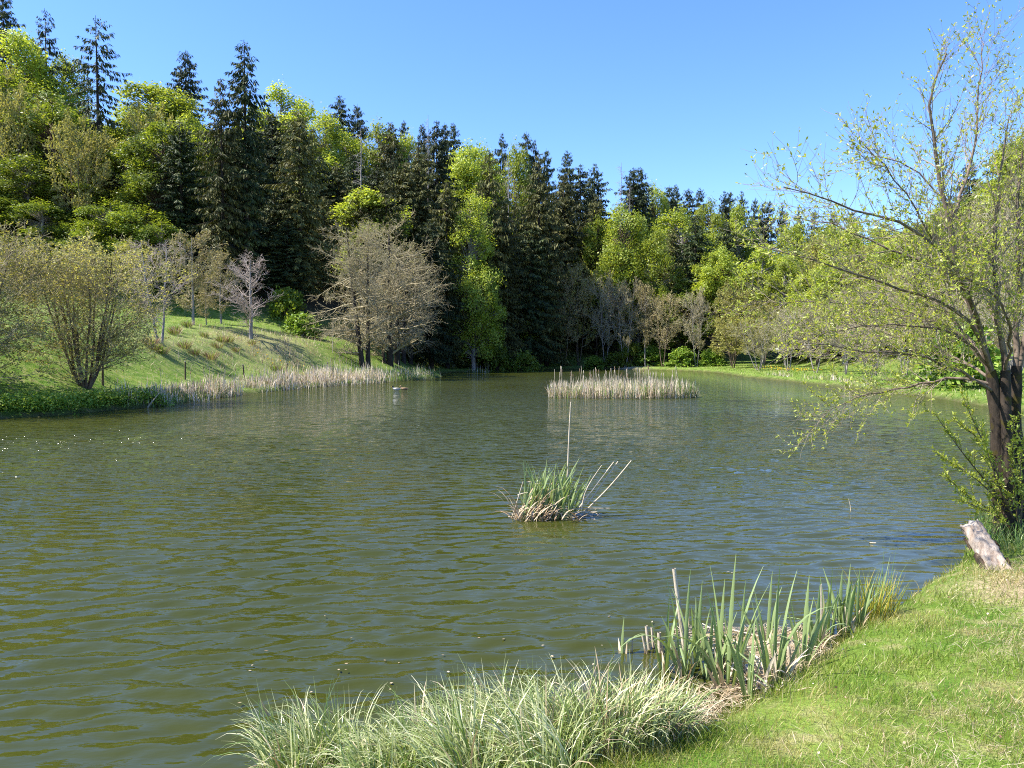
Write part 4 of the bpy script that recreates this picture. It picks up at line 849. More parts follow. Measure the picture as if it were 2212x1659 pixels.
# ------------------------------------------------------------------ reeds along the left shore
def reed_clump(name, label, group, pts, hgt, green, seed, wd=(.02, .045), heads=0, lean=.2):
    """pts: (n,2) stem feet"""
    g = np.random.default_rng(seed); n = len(pts); c = pts.mean(0)
    z = np.maximum(height(pts[:, 0], pts[:, 1]), -.05); o = empty(name, (c[0], c[1], 0), label, 'reeds', group)
    B = np.stack([pts[:, 0] - c[0], pts[:, 1] - c[1], z], -1); isg = g.uniform(0, 1, n) < green
    h = hgt * .92 * g.uniform(.25, 1.1, n) * np.where(isg, .85, 1.0) * (.75 + .45 * vnoise(pts[:, 0], pts[:, 1], .8, 77))
    v, f = blades(B, h, g.uniform(*wd, n), g.uniform(0, 6.28, n), np.abs(g.normal(0, lean, n)), np.abs(g.normal(0, .35, n)), 4)
    fm = np.repeat(isg, 3)
    if (~isg).any(): tag(obj('dry_stems', build('dry_stems', [(v, f[~fm], 0)], [M['reeddry']]), o), kind='stuff')
    if isg.any(): tag(obj('green_leaves', build('green_leaves', [(v, f[fm], 0)], [M['reedgreen']]), o), kind='stuff')
    # fallen straw at the foot
    m = n // 3; idx = g.integers(0, n, m)
    v, f = blades(B[idx] + np.stack([g.normal(0, .15, m), g.normal(0, .15, m), g.uniform(.03, .25, m)], -1), g.uniform(.3, .8, m), g.uniform(.014, .026, m), g.uniform(0, 6.28, m), g.uniform(.9, 1.6, m), g.uniform(0, .4, m), 3)
    tag(obj('fallen_stems', build('fallen_stems', [(v, f, 0)], [M['straw']]), o), kind='stuff')
    for k in range(heads):
        i = g.integers(0, n); hh = hgt * g.uniform(1.05, 1.45); L = np.stack([np.linspace(0, g.normal(0, .12), 4), np.linspace(0, g.normal(0, .08), 4), np.linspace(0, hh, 4)], -1) + B[i]
        s = obj('stalk', build('stalk', [(*tubes(L[None], np.full((1, 4), .009), 5), 0)], [M['stick']], True), o)
        if k % 2 == 0:
            q = L[-1] - L[-2]; H2 = np.stack([L[-1] - q * .42, L[-1] - q * .38, L[-1] - q * .05, L[-1]])
            obj('seed_head', build('seed_head', [(*tubes(H2[None], np.array([[.006, .020, .020, .005]]), 7), 0)], [M['head']], True), s)
    return o
def shore_pts(vx0, vx1, off, spread, n, seed):
    """stem feet strewn along the left waterline between two picture columns"""
    g = np.random.default_rng(seed); vs = g.uniform(vx0, vx1, n); sv = np.array([0, 110, 221, 332, 442, 553, 664, 774, 857, 940]); sy = np.array([904, 899, 888, 879, 863, 849, 838, 830, 824, 816])
    P = []
    for a in vs:
        p = on_z(a, np.interp(a, sv, sy)); P.append(p[:2])
    P = np.array(P); P[:, 0] -= off + np.abs(g.normal(0, spread, n)) * np.where(g.uniform(0, 1, n) < .8, 1, -.4); return P
segs = [(270, 350, .5, .6, 200, .9, .75, 'mostly green reeds on the left shore below the round bush'),
        (340, 415, .2, .8, 420, 1.0, .55, 'mixed green and dry reeds on the left shore, just right of the round bush'),
        (405, 470, .3, 1.0, 520, 1.0, .30, 'pale dry reeds on the left shore below the second fence post'),
        (462, 515, .0, .7, 360, 1.15, .35, 'dense reed tuft standing out into the water at the left shore'),
        (550, 610, .4, .9, 360, 1.0, .25, 'pale reeds on the left shore below the thin meadow posts'),
        (600, 665, .2, 1.0, 520, 1.3, .22, 'tall pale reeds on the left shore before the dry slope'),
        (655, 720, .2, 1.2, 560, 1.3, .15, 'broad pale reed bed on the left shore, left of the alders'),
        (712, 785, .2, 1.3, 600, 1.35, .12, 'palest reed bed just in front of the leaning alder'),
        (780, 835, .2, 1.1, 420, 1.4, .22, 'pale reeds right under the alder trunks'),
        (828, 890, .2, 1.0, 420, 1.2, .75, 'dark green reeds under the right-hand alders'),
        (880, 945, .1, 1.0, 360, 1.2, .65, 'green reeds at the tip of the left shore')]
for k, (a, b, off, sp, n, h, gr, lb) in enumerate(segs):
    reed_clump('reed_clump', lb, 'reeds along the left shore', shore_pts(a, b, off, sp, int(n * 1.7), 600 + k), h, gr, 620 + k, heads=3 if gr < .4 else 0)
# reeds on the far shore and the right bank rim
P = np.array([on_z(v, 803)[:2] for v in np.linspace(1015, 1062, 60)]) + g4.normal(0, .5, (60, 2)); P[:, 1] -= 2.5
reed_clump('reed_clump', 'small bluish reed patch in the shade of the far dark shore', 'reeds on other shores', P, 1.5, .5, 700, (.03, .06))
for k, (v0, v1, vy0, vy1, lb) in enumerate([(1655, 1700, 817, 822, 'pale reed fringe on the right bank, far end'), (1730, 1800, 825, 832, 'pale reed fringe on the right bank, middle'), (1805, 1870, 833, 842, 'pale reed fringe on the right bank behind the willow twigs')]):
    t = g4.uniform(0, 1, 130); P = np.array([on_z(v0 + (v1 - v0) * a, vy0 + (vy1 - vy0) * a)[:2] for a in t]) + g4.normal(0, .25, (130, 2)); P[:, 0] += .3
    reed_clump('reed_clump', lb, 'reeds on other shores', P, .65, .35, 710 + k, (.025, .05))
# leafy herbs on the left bank
def herbs():
    g = np.random.default_rng(44); C_ = []
    for k in range(330):
        vx = g.uniform(-160, 350); vy = np.interp(vx, [-160, 0, 110, 221, 350], [912, 902, 897, 886, 876]); p = on_z(vx, vy); p[0] -= abs(g.normal(0, 1.1)) * (1 if vx < 200 else .6) - .15; C_.append((p[0], p[1], max(gz(p[0], p[1]), 0) + g.uniform(.05, .35)))
    c = np.array(C_); idx = np.repeat(np.arange(len(c)), 75); m = len(idx); pc = c[idx] + g.normal(0, 1, (m, 3)) * np.array([.28, .28, .14])
    nrm = norm(np.array([.0, 0, .9]) + g.normal(0, .6, (m, 3))); uu = norm(np.cross(nrm, g.normal(size=(m, 3)))); vv = np.cross(nrm, uu); s = g.uniform(.03, .075, m)[:, None]
    o = obj('bank_herbs', build('bank_herbs', [(*cards(pc, uu * s, vv * s * .6), 0)], [M['shrub']]))
    tag(o, 'leafy green nettles hanging over the left water edge', 'herbs', kind='stuff')
herbs()

# ------------------------------------------------------------------ reed island
def island():
    g = np.random.default_rng(55); c = on_z(1350, 860); n = 5200
    u = g.uniform(-1, 1, n); x = c[0] + u * 4.1 + g.normal(0, .05, n); half = 1.5 * np.sqrt(np.clip(1 - np.abs(u) ** 3, 0.05, 1)); y = c[1] + .9 + g.uniform(-1, 1, n) * half
    P = np.stack([x, y], -1)
    o = empty('reed_island', (c[0], c[1], 0), 'long island of pale dry reeds with green shoots in mid pond', 'reeds')
    B = np.stack([x - c[0], y - c[1], np.full(n, -.1)], -1); env = 1.0 + .16 * vnoise(x, y, .7, 66) - .25 * np.abs(u) ** 4
    isg = g.uniform(0, 1, n) < (.36 + .3 * (u > .75) + .1 * vnoise(x, y, .5, 67)); h = (1.12 * env) * g.uniform(.35, 1.05, n) * np.where(isg, .92, 1) + .1
    v, f = blades(B, h, g.uniform(.014, .03, n), g.uniform(0, 6.28, n), np.abs(g.normal(0, .14, n)), np.abs(g.normal(.1, .3, n)), 4); fm = np.repeat(isg, 3)
    tag(obj('dry_stems', build('dry_stems', [(v, f[~fm], 0)], [M['reeddry']]), o), kind='stuff')
    tag(obj('green_leaves', build('green_leaves', [(v, f[fm], 0)], [M['reedgreen']]), o), kind='stuff')
    m = 900; uu = g.uniform(-1, 1, m); B2 = np.stack([uu * 4.15, .9 + g.uniform(-1.1, .9, m) * 1.45 * np.sqrt(np.clip(1 - np.abs(uu) ** 3, .05, 1)), g.uniform(.01, .22, m)], -1)
    v, f = blades(B2, g.uniform(.25, .9, m), g.uniform(.015, .03, m), g.uniform(0, 6.28, m), g.uniform(.8, 1.65, m), g.uniform(0, .5, m), 3)
    tag(obj('fallen_stems', build('fallen_stems', [(v, f, 0)], [M['straw']]), o), kind='stuff')
    for k in range(62):
        uu = g.uniform(-.97, .85); b = np.array([uu * 4.0, .9 + g.uniform(-1, 1) * 1.1, -.05]); hh = g.uniform(1.25, 1.85); ln = g.normal(0, .07, 2) * (3 if k % 13 == 0 else 1)
        L = np.stack([np.linspace(0, ln[0] * hh, 4), np.linspace(0, ln[1] * hh, 4), np.linspace(0, hh, 4)], -1) + b
        s = obj('stalk', build('stalk', [(*tubes(L[None], np.full((1, 4), .010), 5), 0)], [M['stick']], True), o)
        if k % 3:
            q = norm((L[-1] - L[0])[None])[0]; H2 = np.stack([L[-1] - q * .22, L[-1] - q * .20, L[-1] - q * .03, L[-1] + q * .01])
            obj('seed_head', build('seed_head', [(*tubes(H2[None], np.array([[.008, .022, .020, .006]]), 7), 0)], [M['stick'] if k % 2 else M['head']], True), s)
island()

# ------------------------------------------------------------------ leaf blade of its own
def blade_obj(name, parent, base, h, wd, az, lean, curl, mat, K=8, fold=.35, twist=None):
    v, f = blades(np.array([base]), np.array([h]), np.array([wd]), np.array([az]), np.array([lean]), np.array([curl]), K, fold, None if twist is None else np.array([twist]))
    return obj(name, build(name, [(v, f, 0)], [M[mat]], True), parent)
def stem_obj(name, parent, a, b, r0, r1, mat, bend=.0, K=5, S=6, g=rng):
    L = interp_line([a, (np.array(a) + np.array(b)) / 2 + g.normal(0, bend, 3), b], K)
    return obj(name, build(name, [(*tubes(L[None], np.linspace(r0, r1, K)[None], S), 0)], [M[mat]], True), parent)

# ------------------------------------------------------------------ tussock standing in the pond
def pond_tussock():
    g = np.random.default_rng(91); c = on_z(1180, 1118); D = c[1]; k = D / FPX
    o = empty('cattail_tussock', (c[0], c[1], 0), 'green cattail tussock with bent dead stalks standing alone in the pond', 'cattail')
    def loc(vx, vy, dy=0.0):
        p = at_depth(vx, vy, D + dy); return p - np.array([c[0], c[1], 0])
    for i in range(110):
        vx = g.uniform(1126, 1240); b = loc(vx, 1118, g.uniform(-.18, .3)); b[2] = -.08
        t = (vx - 1128) / 110; h = g.uniform(.55, 1.02) * (1 - .3 * abs(t - .5)); az = g.choice([0.0, math.pi]) if g.uniform() < .0 else (0.0 if g.uniform() < .78 else math.pi) + g.normal(0, .5)
        blade_obj('leaf', o, b, h + .08, g.uniform(.024, .036), az, abs(g.normal(.12, .14)), g.uniform(.1, .75), 'cattail', 7, .3)
    for i in range(95):                                        # brown skirt of last year's leaves
        vx = g.uniform(1108, 1176) if i < 60 else g.uniform(1170, 1260); b = loc(vx, 1118, g.uniform(-.32, -.05)); b[2] = g.uniform(-.03, .05); up = g.uniform(.2, .55) if i < 60 else g.uniform(.08, .25)
        blade_obj('dead_leaf', o, b, up + .1, g.uniform(.014, .028), g.uniform(-.6, .8) + (math.pi if g.uniform() < .25 else 0), g.uniform(.15, .9), g.uniform(.2, 2.0), 'straw' if i % 3 else 'deadleaf', 6, .3)
    st = [((1226, 1030), (1229, 940), (1233, 868)), ((1252, 1096), (1290, 1045), (1326, 998)), ((1268, 1090), (1305, 1040), (1335, 997)), ((1262, 1106), (1315, 1055), (1364, 995)), ((1256, 1102), (1262, 1060), (1300, 1005)),
          ((1178, 1108), (1240, 1113), (1300, 1118)), ((1180, 1138), (1205, 1120), (1232, 1106)), ((1098, 1118), (1125, 1120), (1160, 1119)), ((1105, 1122), (1118, 1080), (1130, 1040)), ((1220, 1100), (1270, 1098), (1318, 1098)), ((1212, 1110), (1262, 1104), (1290, 1106)), ((1140, 1040), (1160, 1046), (1170, 1044)), ((1118, 1070), (1128, 1066), (1140, 1064)), ((1196, 1084), (1230, 1078), (1260, 1082))]
    for i, pts in enumerate(st):
        dys = [0.0, .05, .1] if i == 0 else [g.uniform(-.15, .1)] * 3
        L = interp_line([loc(a, b, d) for (a, b), d in zip(pts, dys)], 7); L[:, 2] = np.maximum(L[:, 2], .015)
        r = .015 if i < 4 else .010
        s = obj('dead_stalk', build('dead_stalk', [(*tubes(L[None], np.linspace(r, r * .6, 7)[None], 6), 0)], [M['stick']], True), o)
        if i == 0:
            for t in (.93, .80, .72): obj('node', build('node', [(*tubes((interp_line(L, 50)[int(t * 49)] + np.array([[0, 0, -.02], [0, 0, 0], [0, 0, .02]]))[None], np.array([[.004, .015, .004]]), 6), 0)], [M['stick']], True), s)
    m = 160; B = np.stack([g.uniform(-.5, .75, m), g.uniform(-.3, .3, m), g.uniform(.005, .05, m)], -1)
    v, f = blades(B, g.uniform(.08, .30, m), g.uniform(.006, .014, m), g.uniform(0, 6.28, m), g.uniform(1.2, 1.62, m), g.uniform(-.1, .2, m), 3)
    tag(obj('straw_litter', build('straw_litter', [(v, f, 0)], [M['straw']]), o), kind='stuff')
pond_tussock()

# ------------------------------------------------------------------ cattails at the near bank
def cattails():
    g = np.random.default_rng(92)
    L = [(1342, 1414, 84, 3, 'tiny cattail sprout standing apart in the water, leftmost'), (1437, 1449, 165, 4, 'cattail with upright leaves beside the pale stubs'), (1477, 1459, 235, 6, 'bushy cattail around the tall pale dead stem'),
         (1505, 1440, 190, 5, 'cattail right of the tall pale dead stem'), (1531, 1466, 175, 5, 'cattail with pale lower leaves in front of the brown stub'), (1552, 1449, 205, 5, 'cattail behind the tallest leaf'), (1570, 1486, 298, 8, 'large cattail with the tallest upright leaf'),
         (1597, 1460, 210, 5, 'cattail between the tallest leaf and the pale bent leaves'), (1619, 1515, 190, 5, 'cattail nearest to the viewer at the lawn edge'), (1657, 1395, 165, 4, 'cattail behind the straw mat'), (1671, 1484, 275, 7, 'cattail with a single dark-tipped upright leaf'),
         (1690, 1472, 135, 4, 'short cattail at the lawn edge right of the dark-tipped one'), (1734, 1442, 205, 5, 'cattail with a broken leaf leaning onto the lawn'), (1762, 1400, 150, 5, 'cattail right of the straw mat at the bank'), (1790, 1368, 150, 6, 'cattail in the right-hand tuft, left side'),
         (1826, 1364, 150, 7, 'dark broad cattail in the middle of the right-hand tuft'), (1850, 1360, 135, 5, 'cattail with a leaf folded over towards the yellow grass'), (1812, 1350, 120, 4, 'short cattail behind the right-hand tuft')]
    for vx, vy, hv, n, lb in L:
        b = on_z(vx, vy, 0.0); k = b[1] / FPX; z = max(gz(b[0], b[1]), -.12); H = hv * k * .95
        o = empty('cattail', (b[0], b[1], z), lb, 'cattail', 'cattails at the near bank')
        n = int(n * 1.45)
        for i in range(n):
            t = (i + .5) / n; az = g.uniform(0, 6.28); h = H * (1.06 if i == 0 else g.uniform(.5, 1.0)) - z
            lean = .03 if i == 0 else g.uniform(.03, .32); curl = .06 if i == 0 else (g.uniform(1.2, 2.4) if g.uniform() < .18 else g.uniform(.0, .6))
            rad = .012 * i ** .5
            blade_obj('leaf', o, (rad * math.cos(az), rad * math.sin(az), 0), h, g.uniform(.024, .036), az if i else g.uniform(-.5, .5), lean, curl, 'cattail', 9, .4, g.uniform(-.6, .6) + (0 if i % 2 else 1.2))
            if i == n - 1 and n >= 5:                                            # one leaf with a sharp fold
                l2 = g.uniform(.45, .6) * H; tp = np.array([rad * math.cos(az) + .12 * l2 * math.cos(az + 2), rad * math.sin(az) + .12 * l2 * math.sin(az + 2), l2])
                blade_obj('leaf', o, tp * np.array([.1, .1, 0]), l2 * 1.01 - 0, .02, az + 2, .12, .0, 'cattail', 4, .4, .2)
                blade_obj('leaf', o, tp, H * .33, .018, az + 2 + g.normal(0, .4), 1.75, .5, 'cattail', 6, .4, .2)
        for i in range(max(2, n // 2)):                                          # dead leaf sheaths
            az = g.uniform(0, 6.28); blade_obj('dead_leaf', o, (.03 * math.cos(az), .03 * math.sin(az), 0), H * g.uniform(.25, .5) - z, g.uniform(.016, .028), az, g.uniform(.05, .5), g.uniform(0, 1.2), 'straw', 6, .3)
    # pale stubs and tall dead stems
    for vx, vy, tx, ty, r, lb in [(1484, 1412, 1456, 1228, .020, 'tall pale dead cattail stem leaning left'), (1395, 1412, 1388, 1372, .014, 'pale cut stub left of the cattails, leftmost'), (1408, 1405, 1396, 1352, .016, 'leaning pale cut stub, second from the left'), (1414, 1402, 1408, 1355, .013, 'pale cut stub, third from the left'),
                                  (1426, 1410, 1424, 1366, .020, 'thick pale cut stub before the first cattail'), (1366, 1412, 1366, 1378, .007, 'thin dead stem in the water beside the tiny sprout'), (1450, 1405, 1452, 1378, .012, 'short pale stub behind the first cattail'),
                                  (1553, 1452, 1549, 1396, .026, 'broad brown cut stub in the middle of the cattails'), (1563, 1450, 1562, 1392, .016, 'slim brown stub beside the broad one'), (1774, 1376, 1774, 1262, .008, 'thin upright dead stem near the right-hand tuft'), (1710, 1440, 1704, 1395, .016, 'white dead stub at the right end of the straw mat'),
                                  (1830, 1362, 1828, 1310, .018, 'white dead stub inside the right-hand tuft'), (1900, 1335, 1902, 1305, .014, 'whitish dead stub at the foot of the yellow grass')]:
        b = on_z(vx, vy, 0); z = max(gz(b[0], b[1]), -.1); b[2] = z; t = at_depth(tx, ty, b[1])
        o = empty('cattail_stub', b, lb, 'dead stem', 'dead cattail stems at the near bank')
        stem_obj('stem', o, (0, 0, 0), t - b, r, r * .8, 'stick', .004, 6, 9, g)
        for i in range(2): az = g.uniform(0, 6.28); blade_obj('sheath', o, (r * math.cos(az), r * math.sin(az), 0), max(np.linalg.norm(t - b) * g.uniform(.5, .9), .06), r * 1.6, az, .06, g.uniform(.05, .5), 'straw', 5, .4)
    # bent white dead leaves near the lawn edge
    c = on_z(1640, 1480); o = empty('dead_leaf_heap', (c[0], c[1], 0), 'heap of bent whitish dead cattail leaves in the water by the lawn', 'dead leaves')
    for i in range(34):
        b = np.array([g.normal(0, .14), g.normal(0, .14), g.uniform(-.02, .05)]); blade_obj('dead_leaf', o, b, g.uniform(.16, .42), g.uniform(.016, .03), g.uniform(0, 6.28), g.uniform(.3, 1.3), g.uniform(0, 1.6), 'reeddry' if i % 3 else 'straw', 6, .25)
    # floating straw mat
    c = on_z(1625, 1385); n = 1500; a = g.uniform(0, 6.28, n); rr = np.sqrt(g.uniform(0, 1, n)) * (1 + .25 * np.sin(3 * a)); B = np.stack([rr * np.cos(a) * .62 + .05, rr * np.sin(a) * .34, g.uniform(.012, .035, n)], -1)
    o = empty('straw_mat', (c[0], c[1], 0), 'floating mat of pale straw and scum behind the cattails', 'straw')
    na = 40; aa = np.arange(na) * 2 * math.pi / na; rad = 1 + .25 * np.sin(3 * aa) + .12 * np.sin(7 * aa + 1) + .06 * g.normal(size=na)
    V0 = np.stack([rad * np.cos(aa) * .48 + .08, rad * np.sin(aa) * .26, np.full(na, -.012)], -1); V1 = V0 * .86 + np.array([.007, 0, .02]); V = np.concatenate([V0, V1, [[.05, 0, .014]]])
    f4 = np.array([(j, (j + 1) % na, na + (j + 1) % na, na + j) for j in range(na)]); f3 = np.array([(na + j, na + (j + 1) % na, 2 * na) for j in range(na)])
    obj('scum_sheet', build('scum_sheet', [(V, f4, 0), (V, f3, 0)], [M['scum']], True), o)
    v, f = blades(B, g.uniform(.03, .13, n), g.uniform(.003, .007, n), g.uniform(0, 6.28, n), g.uniform(1.35, 1.62, n), g.uniform(-.1, .1, n), 3)
    tag(obj('straw_bits', build('straw_bits', [(v, f, 0)], [M['straw']]), o), kind='stuff')
    for i in range(9):
        b = np.array([g.uniform(-.6, .5), g.uniform(-.3, .25), .03]); az = g.normal(0, .5); l = g.uniform(.2, .5); stem_obj('straw_stalk', o, b, b + np.array([l * math.cos(az), l * math.sin(az), g.uniform(0, .03)]), .007, .005, 'stick', .004, 4, 6, g)
    # loose straw littering the edge of the lawn
    n = 1600; t = g.uniform(0, 1, n); ex = np.interp(t, [0, .3, .6, 1], [.9, 1.45, 2.0, 2.6]); ey = np.interp(t, [0, .3, .6, 1], [4.95, 5.3, 5.8, 6.4]); x = ex + g.normal(-.06, .10, n); y = ey + g.normal(.0, .10, n)
    v, f = blades(np.stack([x, y, np.maximum(height(x, y), 0) + g.uniform(.01, .04, n)], -1), g.uniform(.05, .22, n), g.uniform(.003, .008, n), g.uniform(0, 6.28, n), g.uniform(1.25, 1.62, n), g.uniform(-.1, .15, n), 3)
    tag(obj('straw_litter', build('straw_litter', [(v, f, 0)], [M['straw']])), 'loose straw washed up between the cattails and the lawn', 'straw', kind='stuff')
    # yellow-green grass tuft
    b = on_z(1888, 1345); o = empty('yellow_grass_tuft', (b[0], b[1], max(gz(b[0], b[1]), -.03)), 'yellow-green rushy grass tuft at the right end of the cattails', 'grass tuft')
    n = 260; a = g.uniform(0, 6.28, n); rr = .16 * np.sqrt(g.uniform(0, 1, n)); v, f = blades(np.stack([rr * np.cos(a) * 1.1, rr * np.sin(a), 0 * a], -1), g.uniform(.22, .56, n), g.uniform(.004, .008, n), np.where(g.uniform(0, 1, n) < .6, g.normal(.2, .5, n), a), g.uniform(.02, .35, n), g.uniform(.05, .9, n), 6)
    fm = np.repeat(g.uniform(0, 1, n) < .22, 5); tag(obj('blades', build('blades', [(v, f[~fm], 0), (v, f[fm], 1)], [M['yellowgrass'], M['reedgreen']]), o), kind='stuff')
    for i in range(10): az = g.uniform(-.8, 1.2); blade_obj('blade', o, (g.normal(0, .07), g.normal(0, .05), 0), g.uniform(.5, .75), .006, az, g.uniform(.1, .35), g.uniform(.1, .5), 'reedgreen', 7, .3)
cattails()

# ------------------------------------------------------------------ sedge tufts at the near water edge
def sedges():
    g = np.random.default_rng(93)
    T = [(640, 1720, .38, 'small arching sedge tuft at the bottom, leftmost and apart'), (735, 1690, .39, 'sedge tuft at the bottom with blades drooping left, second from the left'), (825, 1760, .30, 'low sedge tuft in the dip at the bottom edge'), (900, 1725, .35, 'pale sedge tuft right of the dip at the bottom edge'), (985, 1690, .40, 'sedge tuft left of the tallest one'),
         (1070, 1672, .43, 'tallest sedge tuft with whitish upright blades'), (1150, 1680, .42, 'dense sedge tuft just right of the tallest one'), (1235, 1672, .41, 'sedge tuft with the dark green hollow'), (1315, 1660, .38, 'sedge tuft third from the lawn end'), (1385, 1640, .34, 'thin sedge tuft with blades arching right over straw'), (1440, 1615, .30, 'small sedge tuft touching the lawn, rightmost'), (1180, 1790, .42, 'front sedge tuft cut by the bottom edge, right one'), (1010, 1800, .42, 'front sedge tuft cut by the bottom edge, left one')]
    for j, (vx, vy, H, lb) in enumerate(T):
        b = on_z(vx, vy, .03); z = max(gz(b[0], b[1]), -.03)
        o = empty('sedge_tuft', (b[0], b[1], z), lb, 'sedge', 'sedge tufts at the near water edge')
        n = 240; a = g.uniform(0, 6.28, n); rr = .17 * np.sqrt(g.uniform(0, 1, n)); B = np.stack([rr * np.cos(a), rr * np.sin(a), np.zeros(n)], -1)
        az = np.where(g.uniform(0, 1, n) < .55, g.normal(math.pi * .98, .55, n), a) if vx < 1300 else np.where(g.uniform(0, 1, n) < .5, g.normal(.3, .7, n), a)
        v, f = blades(B, H * 1.25 * g.uniform(.55, 1.25, n), g.uniform(.006, .011, n), az, g.uniform(.02, .34, n), g.uniform(.6, 2.7, n) * (g.uniform(0, 1, n) < .85), 8, .25)
        fm = np.tile(np.repeat(g.uniform(0, 1, n) < (.06 if vx < 1300 else .22), 7), 2)
        tag(obj('blades', build('blades', [(v, f[~fm], 0), (v, f[fm], 1)], [M['sedge'], M['straw']]), o), kind='stuff')
        for i in range(18):
            az1 = g.normal(math.pi, .6) if vx < 1300 else g.uniform(-1, 2.6); r1 = g.uniform(0, .15); a1 = g.uniform(0, 6.28)
            blade_obj('blade', o, (r1 * math.cos(a1), r1 * math.sin(a1), 0), H * g.uniform(1.1, 1.6), g.uniform(.006, .0085), az1, g.uniform(.02, .3), g.uniform(1.0, 2.3), 'sedge', 9, .25)
sedges()

# ------------------------------------------------------------------ fence posts, sticks, ducks, bird
for vx, v0, v1, lb in [(222, 778, 833, 'dark wooden fence post right beside the round bush'), (400, 781, 820, 'fence post on the meadow, second from the left'), (528, 788, 816, 'short leaning fence post on the meadow, third from the left'), (620, 785, 816, 'fence post at the edge of the pale reeds, fourth from the left'), (707, 783, 808, 'stubby fence post in dry grass left of the alders'), (718, 704, 762, 'thin pale pole at the meadow edge left of the leaning alder')]:
    b = ground_hit(vx, v1); h = (v1 - v0) / FPX * b[1]; pale = 'pale pole' in lb
    o = empty('fence_post', b, lb, 'post', None if pale else 'fence posts on the meadow')
    r = .03 if pale else .055; stem_obj('post', o, (0, 0, -.2), (.10 * h * (-1 if vx == 528 else .2), 0, h), r, r * .85, 'stick' if pale else 'post', .01, 5, 8)
    obj('post_top', build('post_top', [(*tubes(np.array([[(.10 * h * (-1 if vx == 528 else .2), 0, h - .01), (.10 * h * (-1 if vx == 528 else .2), 0, h + .02), (.10 * h * (-1 if vx == 528 else .2), 0, h + .03)]]), np.array([[r * .86, r * .7, .002]]), 8), 0)], [M['deadwood']], True), o)
for pts, r, lb in [([(1838, 1103), (1837, 1090), (1833, 1077)], .008, 'thin crooked stick poking out of the water on the right'), ([(1878, 1175), (1884, 1179), (1892, 1184)], .012, 'short pale stick floating near the lawn corner'), ([(0, 893), (20, 888), (45, 890)], .03, 'pale dead branch lying at the left water edge'), ([(318, 880), (330, 866), (345, 848)], .035, 'bleached branch leaning in the left shore reeds')]:
    b = on_z(pts[0][0], pts[0][1], 0); o = empty('stick', b, lb, 'stick')
    L = interp_line([at_depth(x, y, b[1]) - b for x, y in pts], 6); L[0, 2] -= .05
    if 'floating' in lb: L[:, 2] = .012
    obj('wood', build('wood', [(*tubes(L[None], np.linspace(r, r * .6, 6)[None], 6), 0)], [M['stick']], True), o)
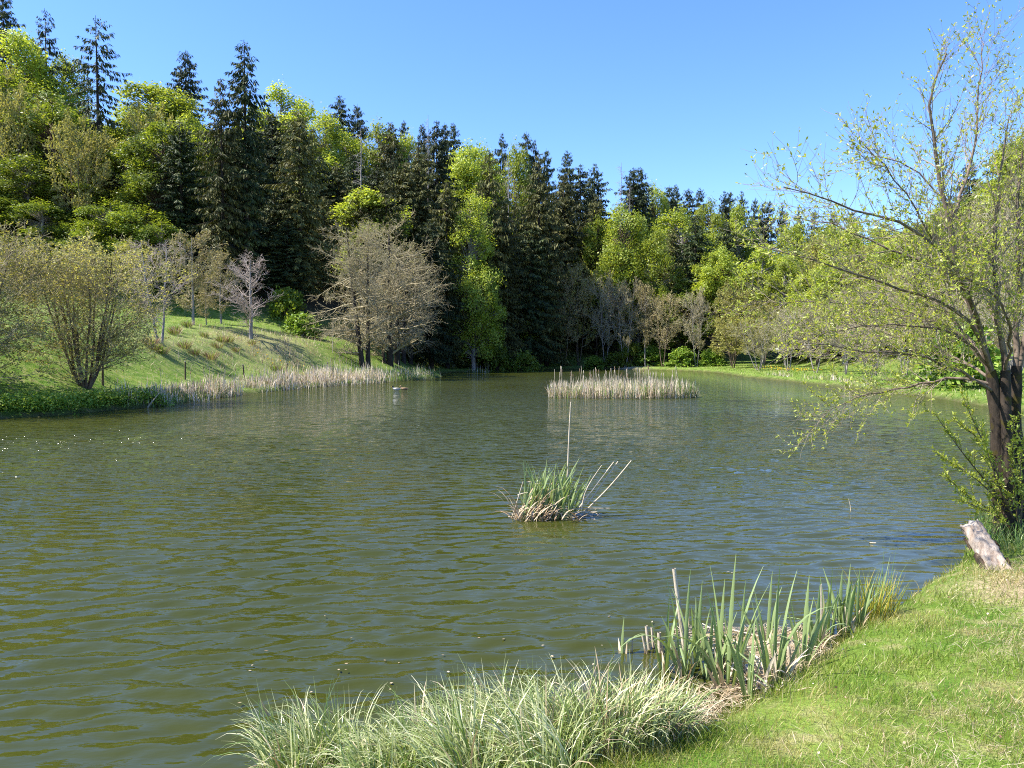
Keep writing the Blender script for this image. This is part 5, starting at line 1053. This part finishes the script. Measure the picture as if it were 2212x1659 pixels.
# dead branch on the right bank behind the willow
b = ground_hit(2085, 828); o = empty('fallen_branch', b, 'dark fallen branch on the right bank grass behind the willow', 'branch'); stem_obj('wood', o, (-.9, 0, .15), (.9, .1, .25), .05, .09, 'post', .06, 7, 6); stem_obj('side_branch', o, (-.2, 0, .2), (-1.3, -.1, .4), .04, .015, 'post', .03, 5, 5)
def duck(vx, vy, mat, head, lb, rz):
    b = on_z(vx, vy, 0); o = empty('duck', (b[0], b[1], 0), lb, 'duck', 'ducks on the pond'); o.rotation_euler = (0, 0, rz)
    sp = [(-.30, .10, .012, .012), (-.25, .085, .06, .035), (-.17, .07, .095, .07), (-.05, .06, .115, .09), (.07, .065, .105, .09), (.15, .09, .075, .075), (.19, .13, .05, .05), (.205, .18, .038, .038), (.215, .225, .04, .042), (.24, .255, .046, .046), (.275, .25, .038, .036), (.30, .24, .018, .016)]
    n = 12; a = np.arange(n) * 2 * math.pi / n; V = []; C0 = np.array([(s[0], 0, s[1]) for s in sp]); T = norm(np.gradient(C0, axis=0))
    for s, c, t in zip(sp, C0, T):
        nn = np.cross(t, [0, 1., 0]); V.append(c + np.outer(np.cos(a) * s[2], [0, 1., 0]) + np.outer(np.sin(a) * s[3], nn))
    V = np.concatenate(V); q = np.array([(k * n + j, k * n + (j + 1) % n, (k + 1) * n + (j + 1) % n, (k + 1) * n + j) for k in range(len(sp) - 1) for j in range(n)]); f1 = q[:n * 7]; f2 = q[n * 7:]
    obj('body', build('body', [(V, f1, 0), (V, f2, 1)], [M[mat], M[head]], True), o)
    obj('bill', build('bill', [(*tubes(np.array([[(.295, 0, .242), (.32, 0, .232), (.35, 0, .228)]]), np.array([[.017, .015, .008]]), 7), 0)], [M['bill']], True), o)
    for s in (-1, 1):
        W = np.array([[(-.24, s * .045, .12), (-.12, s * .095, .11), (.0, s * .108, .10), (.09, s * .092, .09)]]); obj('wing', build('wing', [(*tubes(W, np.array([[.008, .03, .035, .01]]), 7), 0)], [M['duckbrown' if mat == 'duckbrown' else 'bark_grey']], True), o)
duck(856, 842.5, 'duckwhite', 'birdblack', 'pale duck swimming left of its brown mate', math.pi * 1.05)
duck(873, 842, 'duckbrown', 'duckbrown', 'brown duck swimming right of its pale mate', math.pi * .95)
b = at_depth(1612, 356, 70); o = empty('flying_bird', b, 'tiny dark bird flying in the blue sky', 'bird')
sp = np.array([[(-.12, 0, 0), (-.04, 0, 0), (.05, 0, 0), (.12, 0, .01)]]); obj('body', build('body', [(*tubes(sp, np.array([[.006, .03, .03, .006]]), 7), 0)], [M['birdblack']], True), o)
for s in (-1, 1):
    V = np.array([(.04, s * .02, .01), (-.04, s * .02, .01), (-.05, s * .12, .05), (.03, s * .12, .06), (-.05, s * .24, .03)]); obj('wing', build('wing', [(V, np.array([(0, 1, 2, 3)]), 0), (V, np.array([(3, 2, 4)]), 0)], [M['birdblack']]), o)
# small floating leaves near the bank
g5 = np.random.default_rng(15); P = np.array([on_z(a, b, .0) for a, b in zip(g5.uniform(500, 1500, 45), g5.uniform(1330, 1600, 45))]); P = np.concatenate([P, np.array([on_z(1573 + d, 1240 + e, 0) for d, e in ((0, 0), (8, 2), (14, -1), (-40, 6))])]); P[:, 2] = .028
m = len(P); a = g5.uniform(0, 6.28, m); u = np.stack([np.cos(a), np.sin(a), g5.normal(0, .1, m)], -1) * g5.uniform(.008, .02, m)[:, None]; v_ = np.stack([-np.sin(a), np.cos(a), g5.normal(0, .1, m)], -1) * g5.uniform(.006, .012, m)[:, None]
tag(obj('floating_leaf_bits', build('floating_leaf_bits', [(*cards(P, u, v_), 0)], [M['straw']])), 'tiny pale leaf bits floating near the bank', 'leaf litter', kind='stuff')
tris = sum(sum(len(p.vertices) - 2 for p in []) for m in [])
print('TRIS', sum(len(m.loops) - 2 * len(m.polygons) for m in bpy.data.meshes), 'OBJ', len(bpy.data.objects))
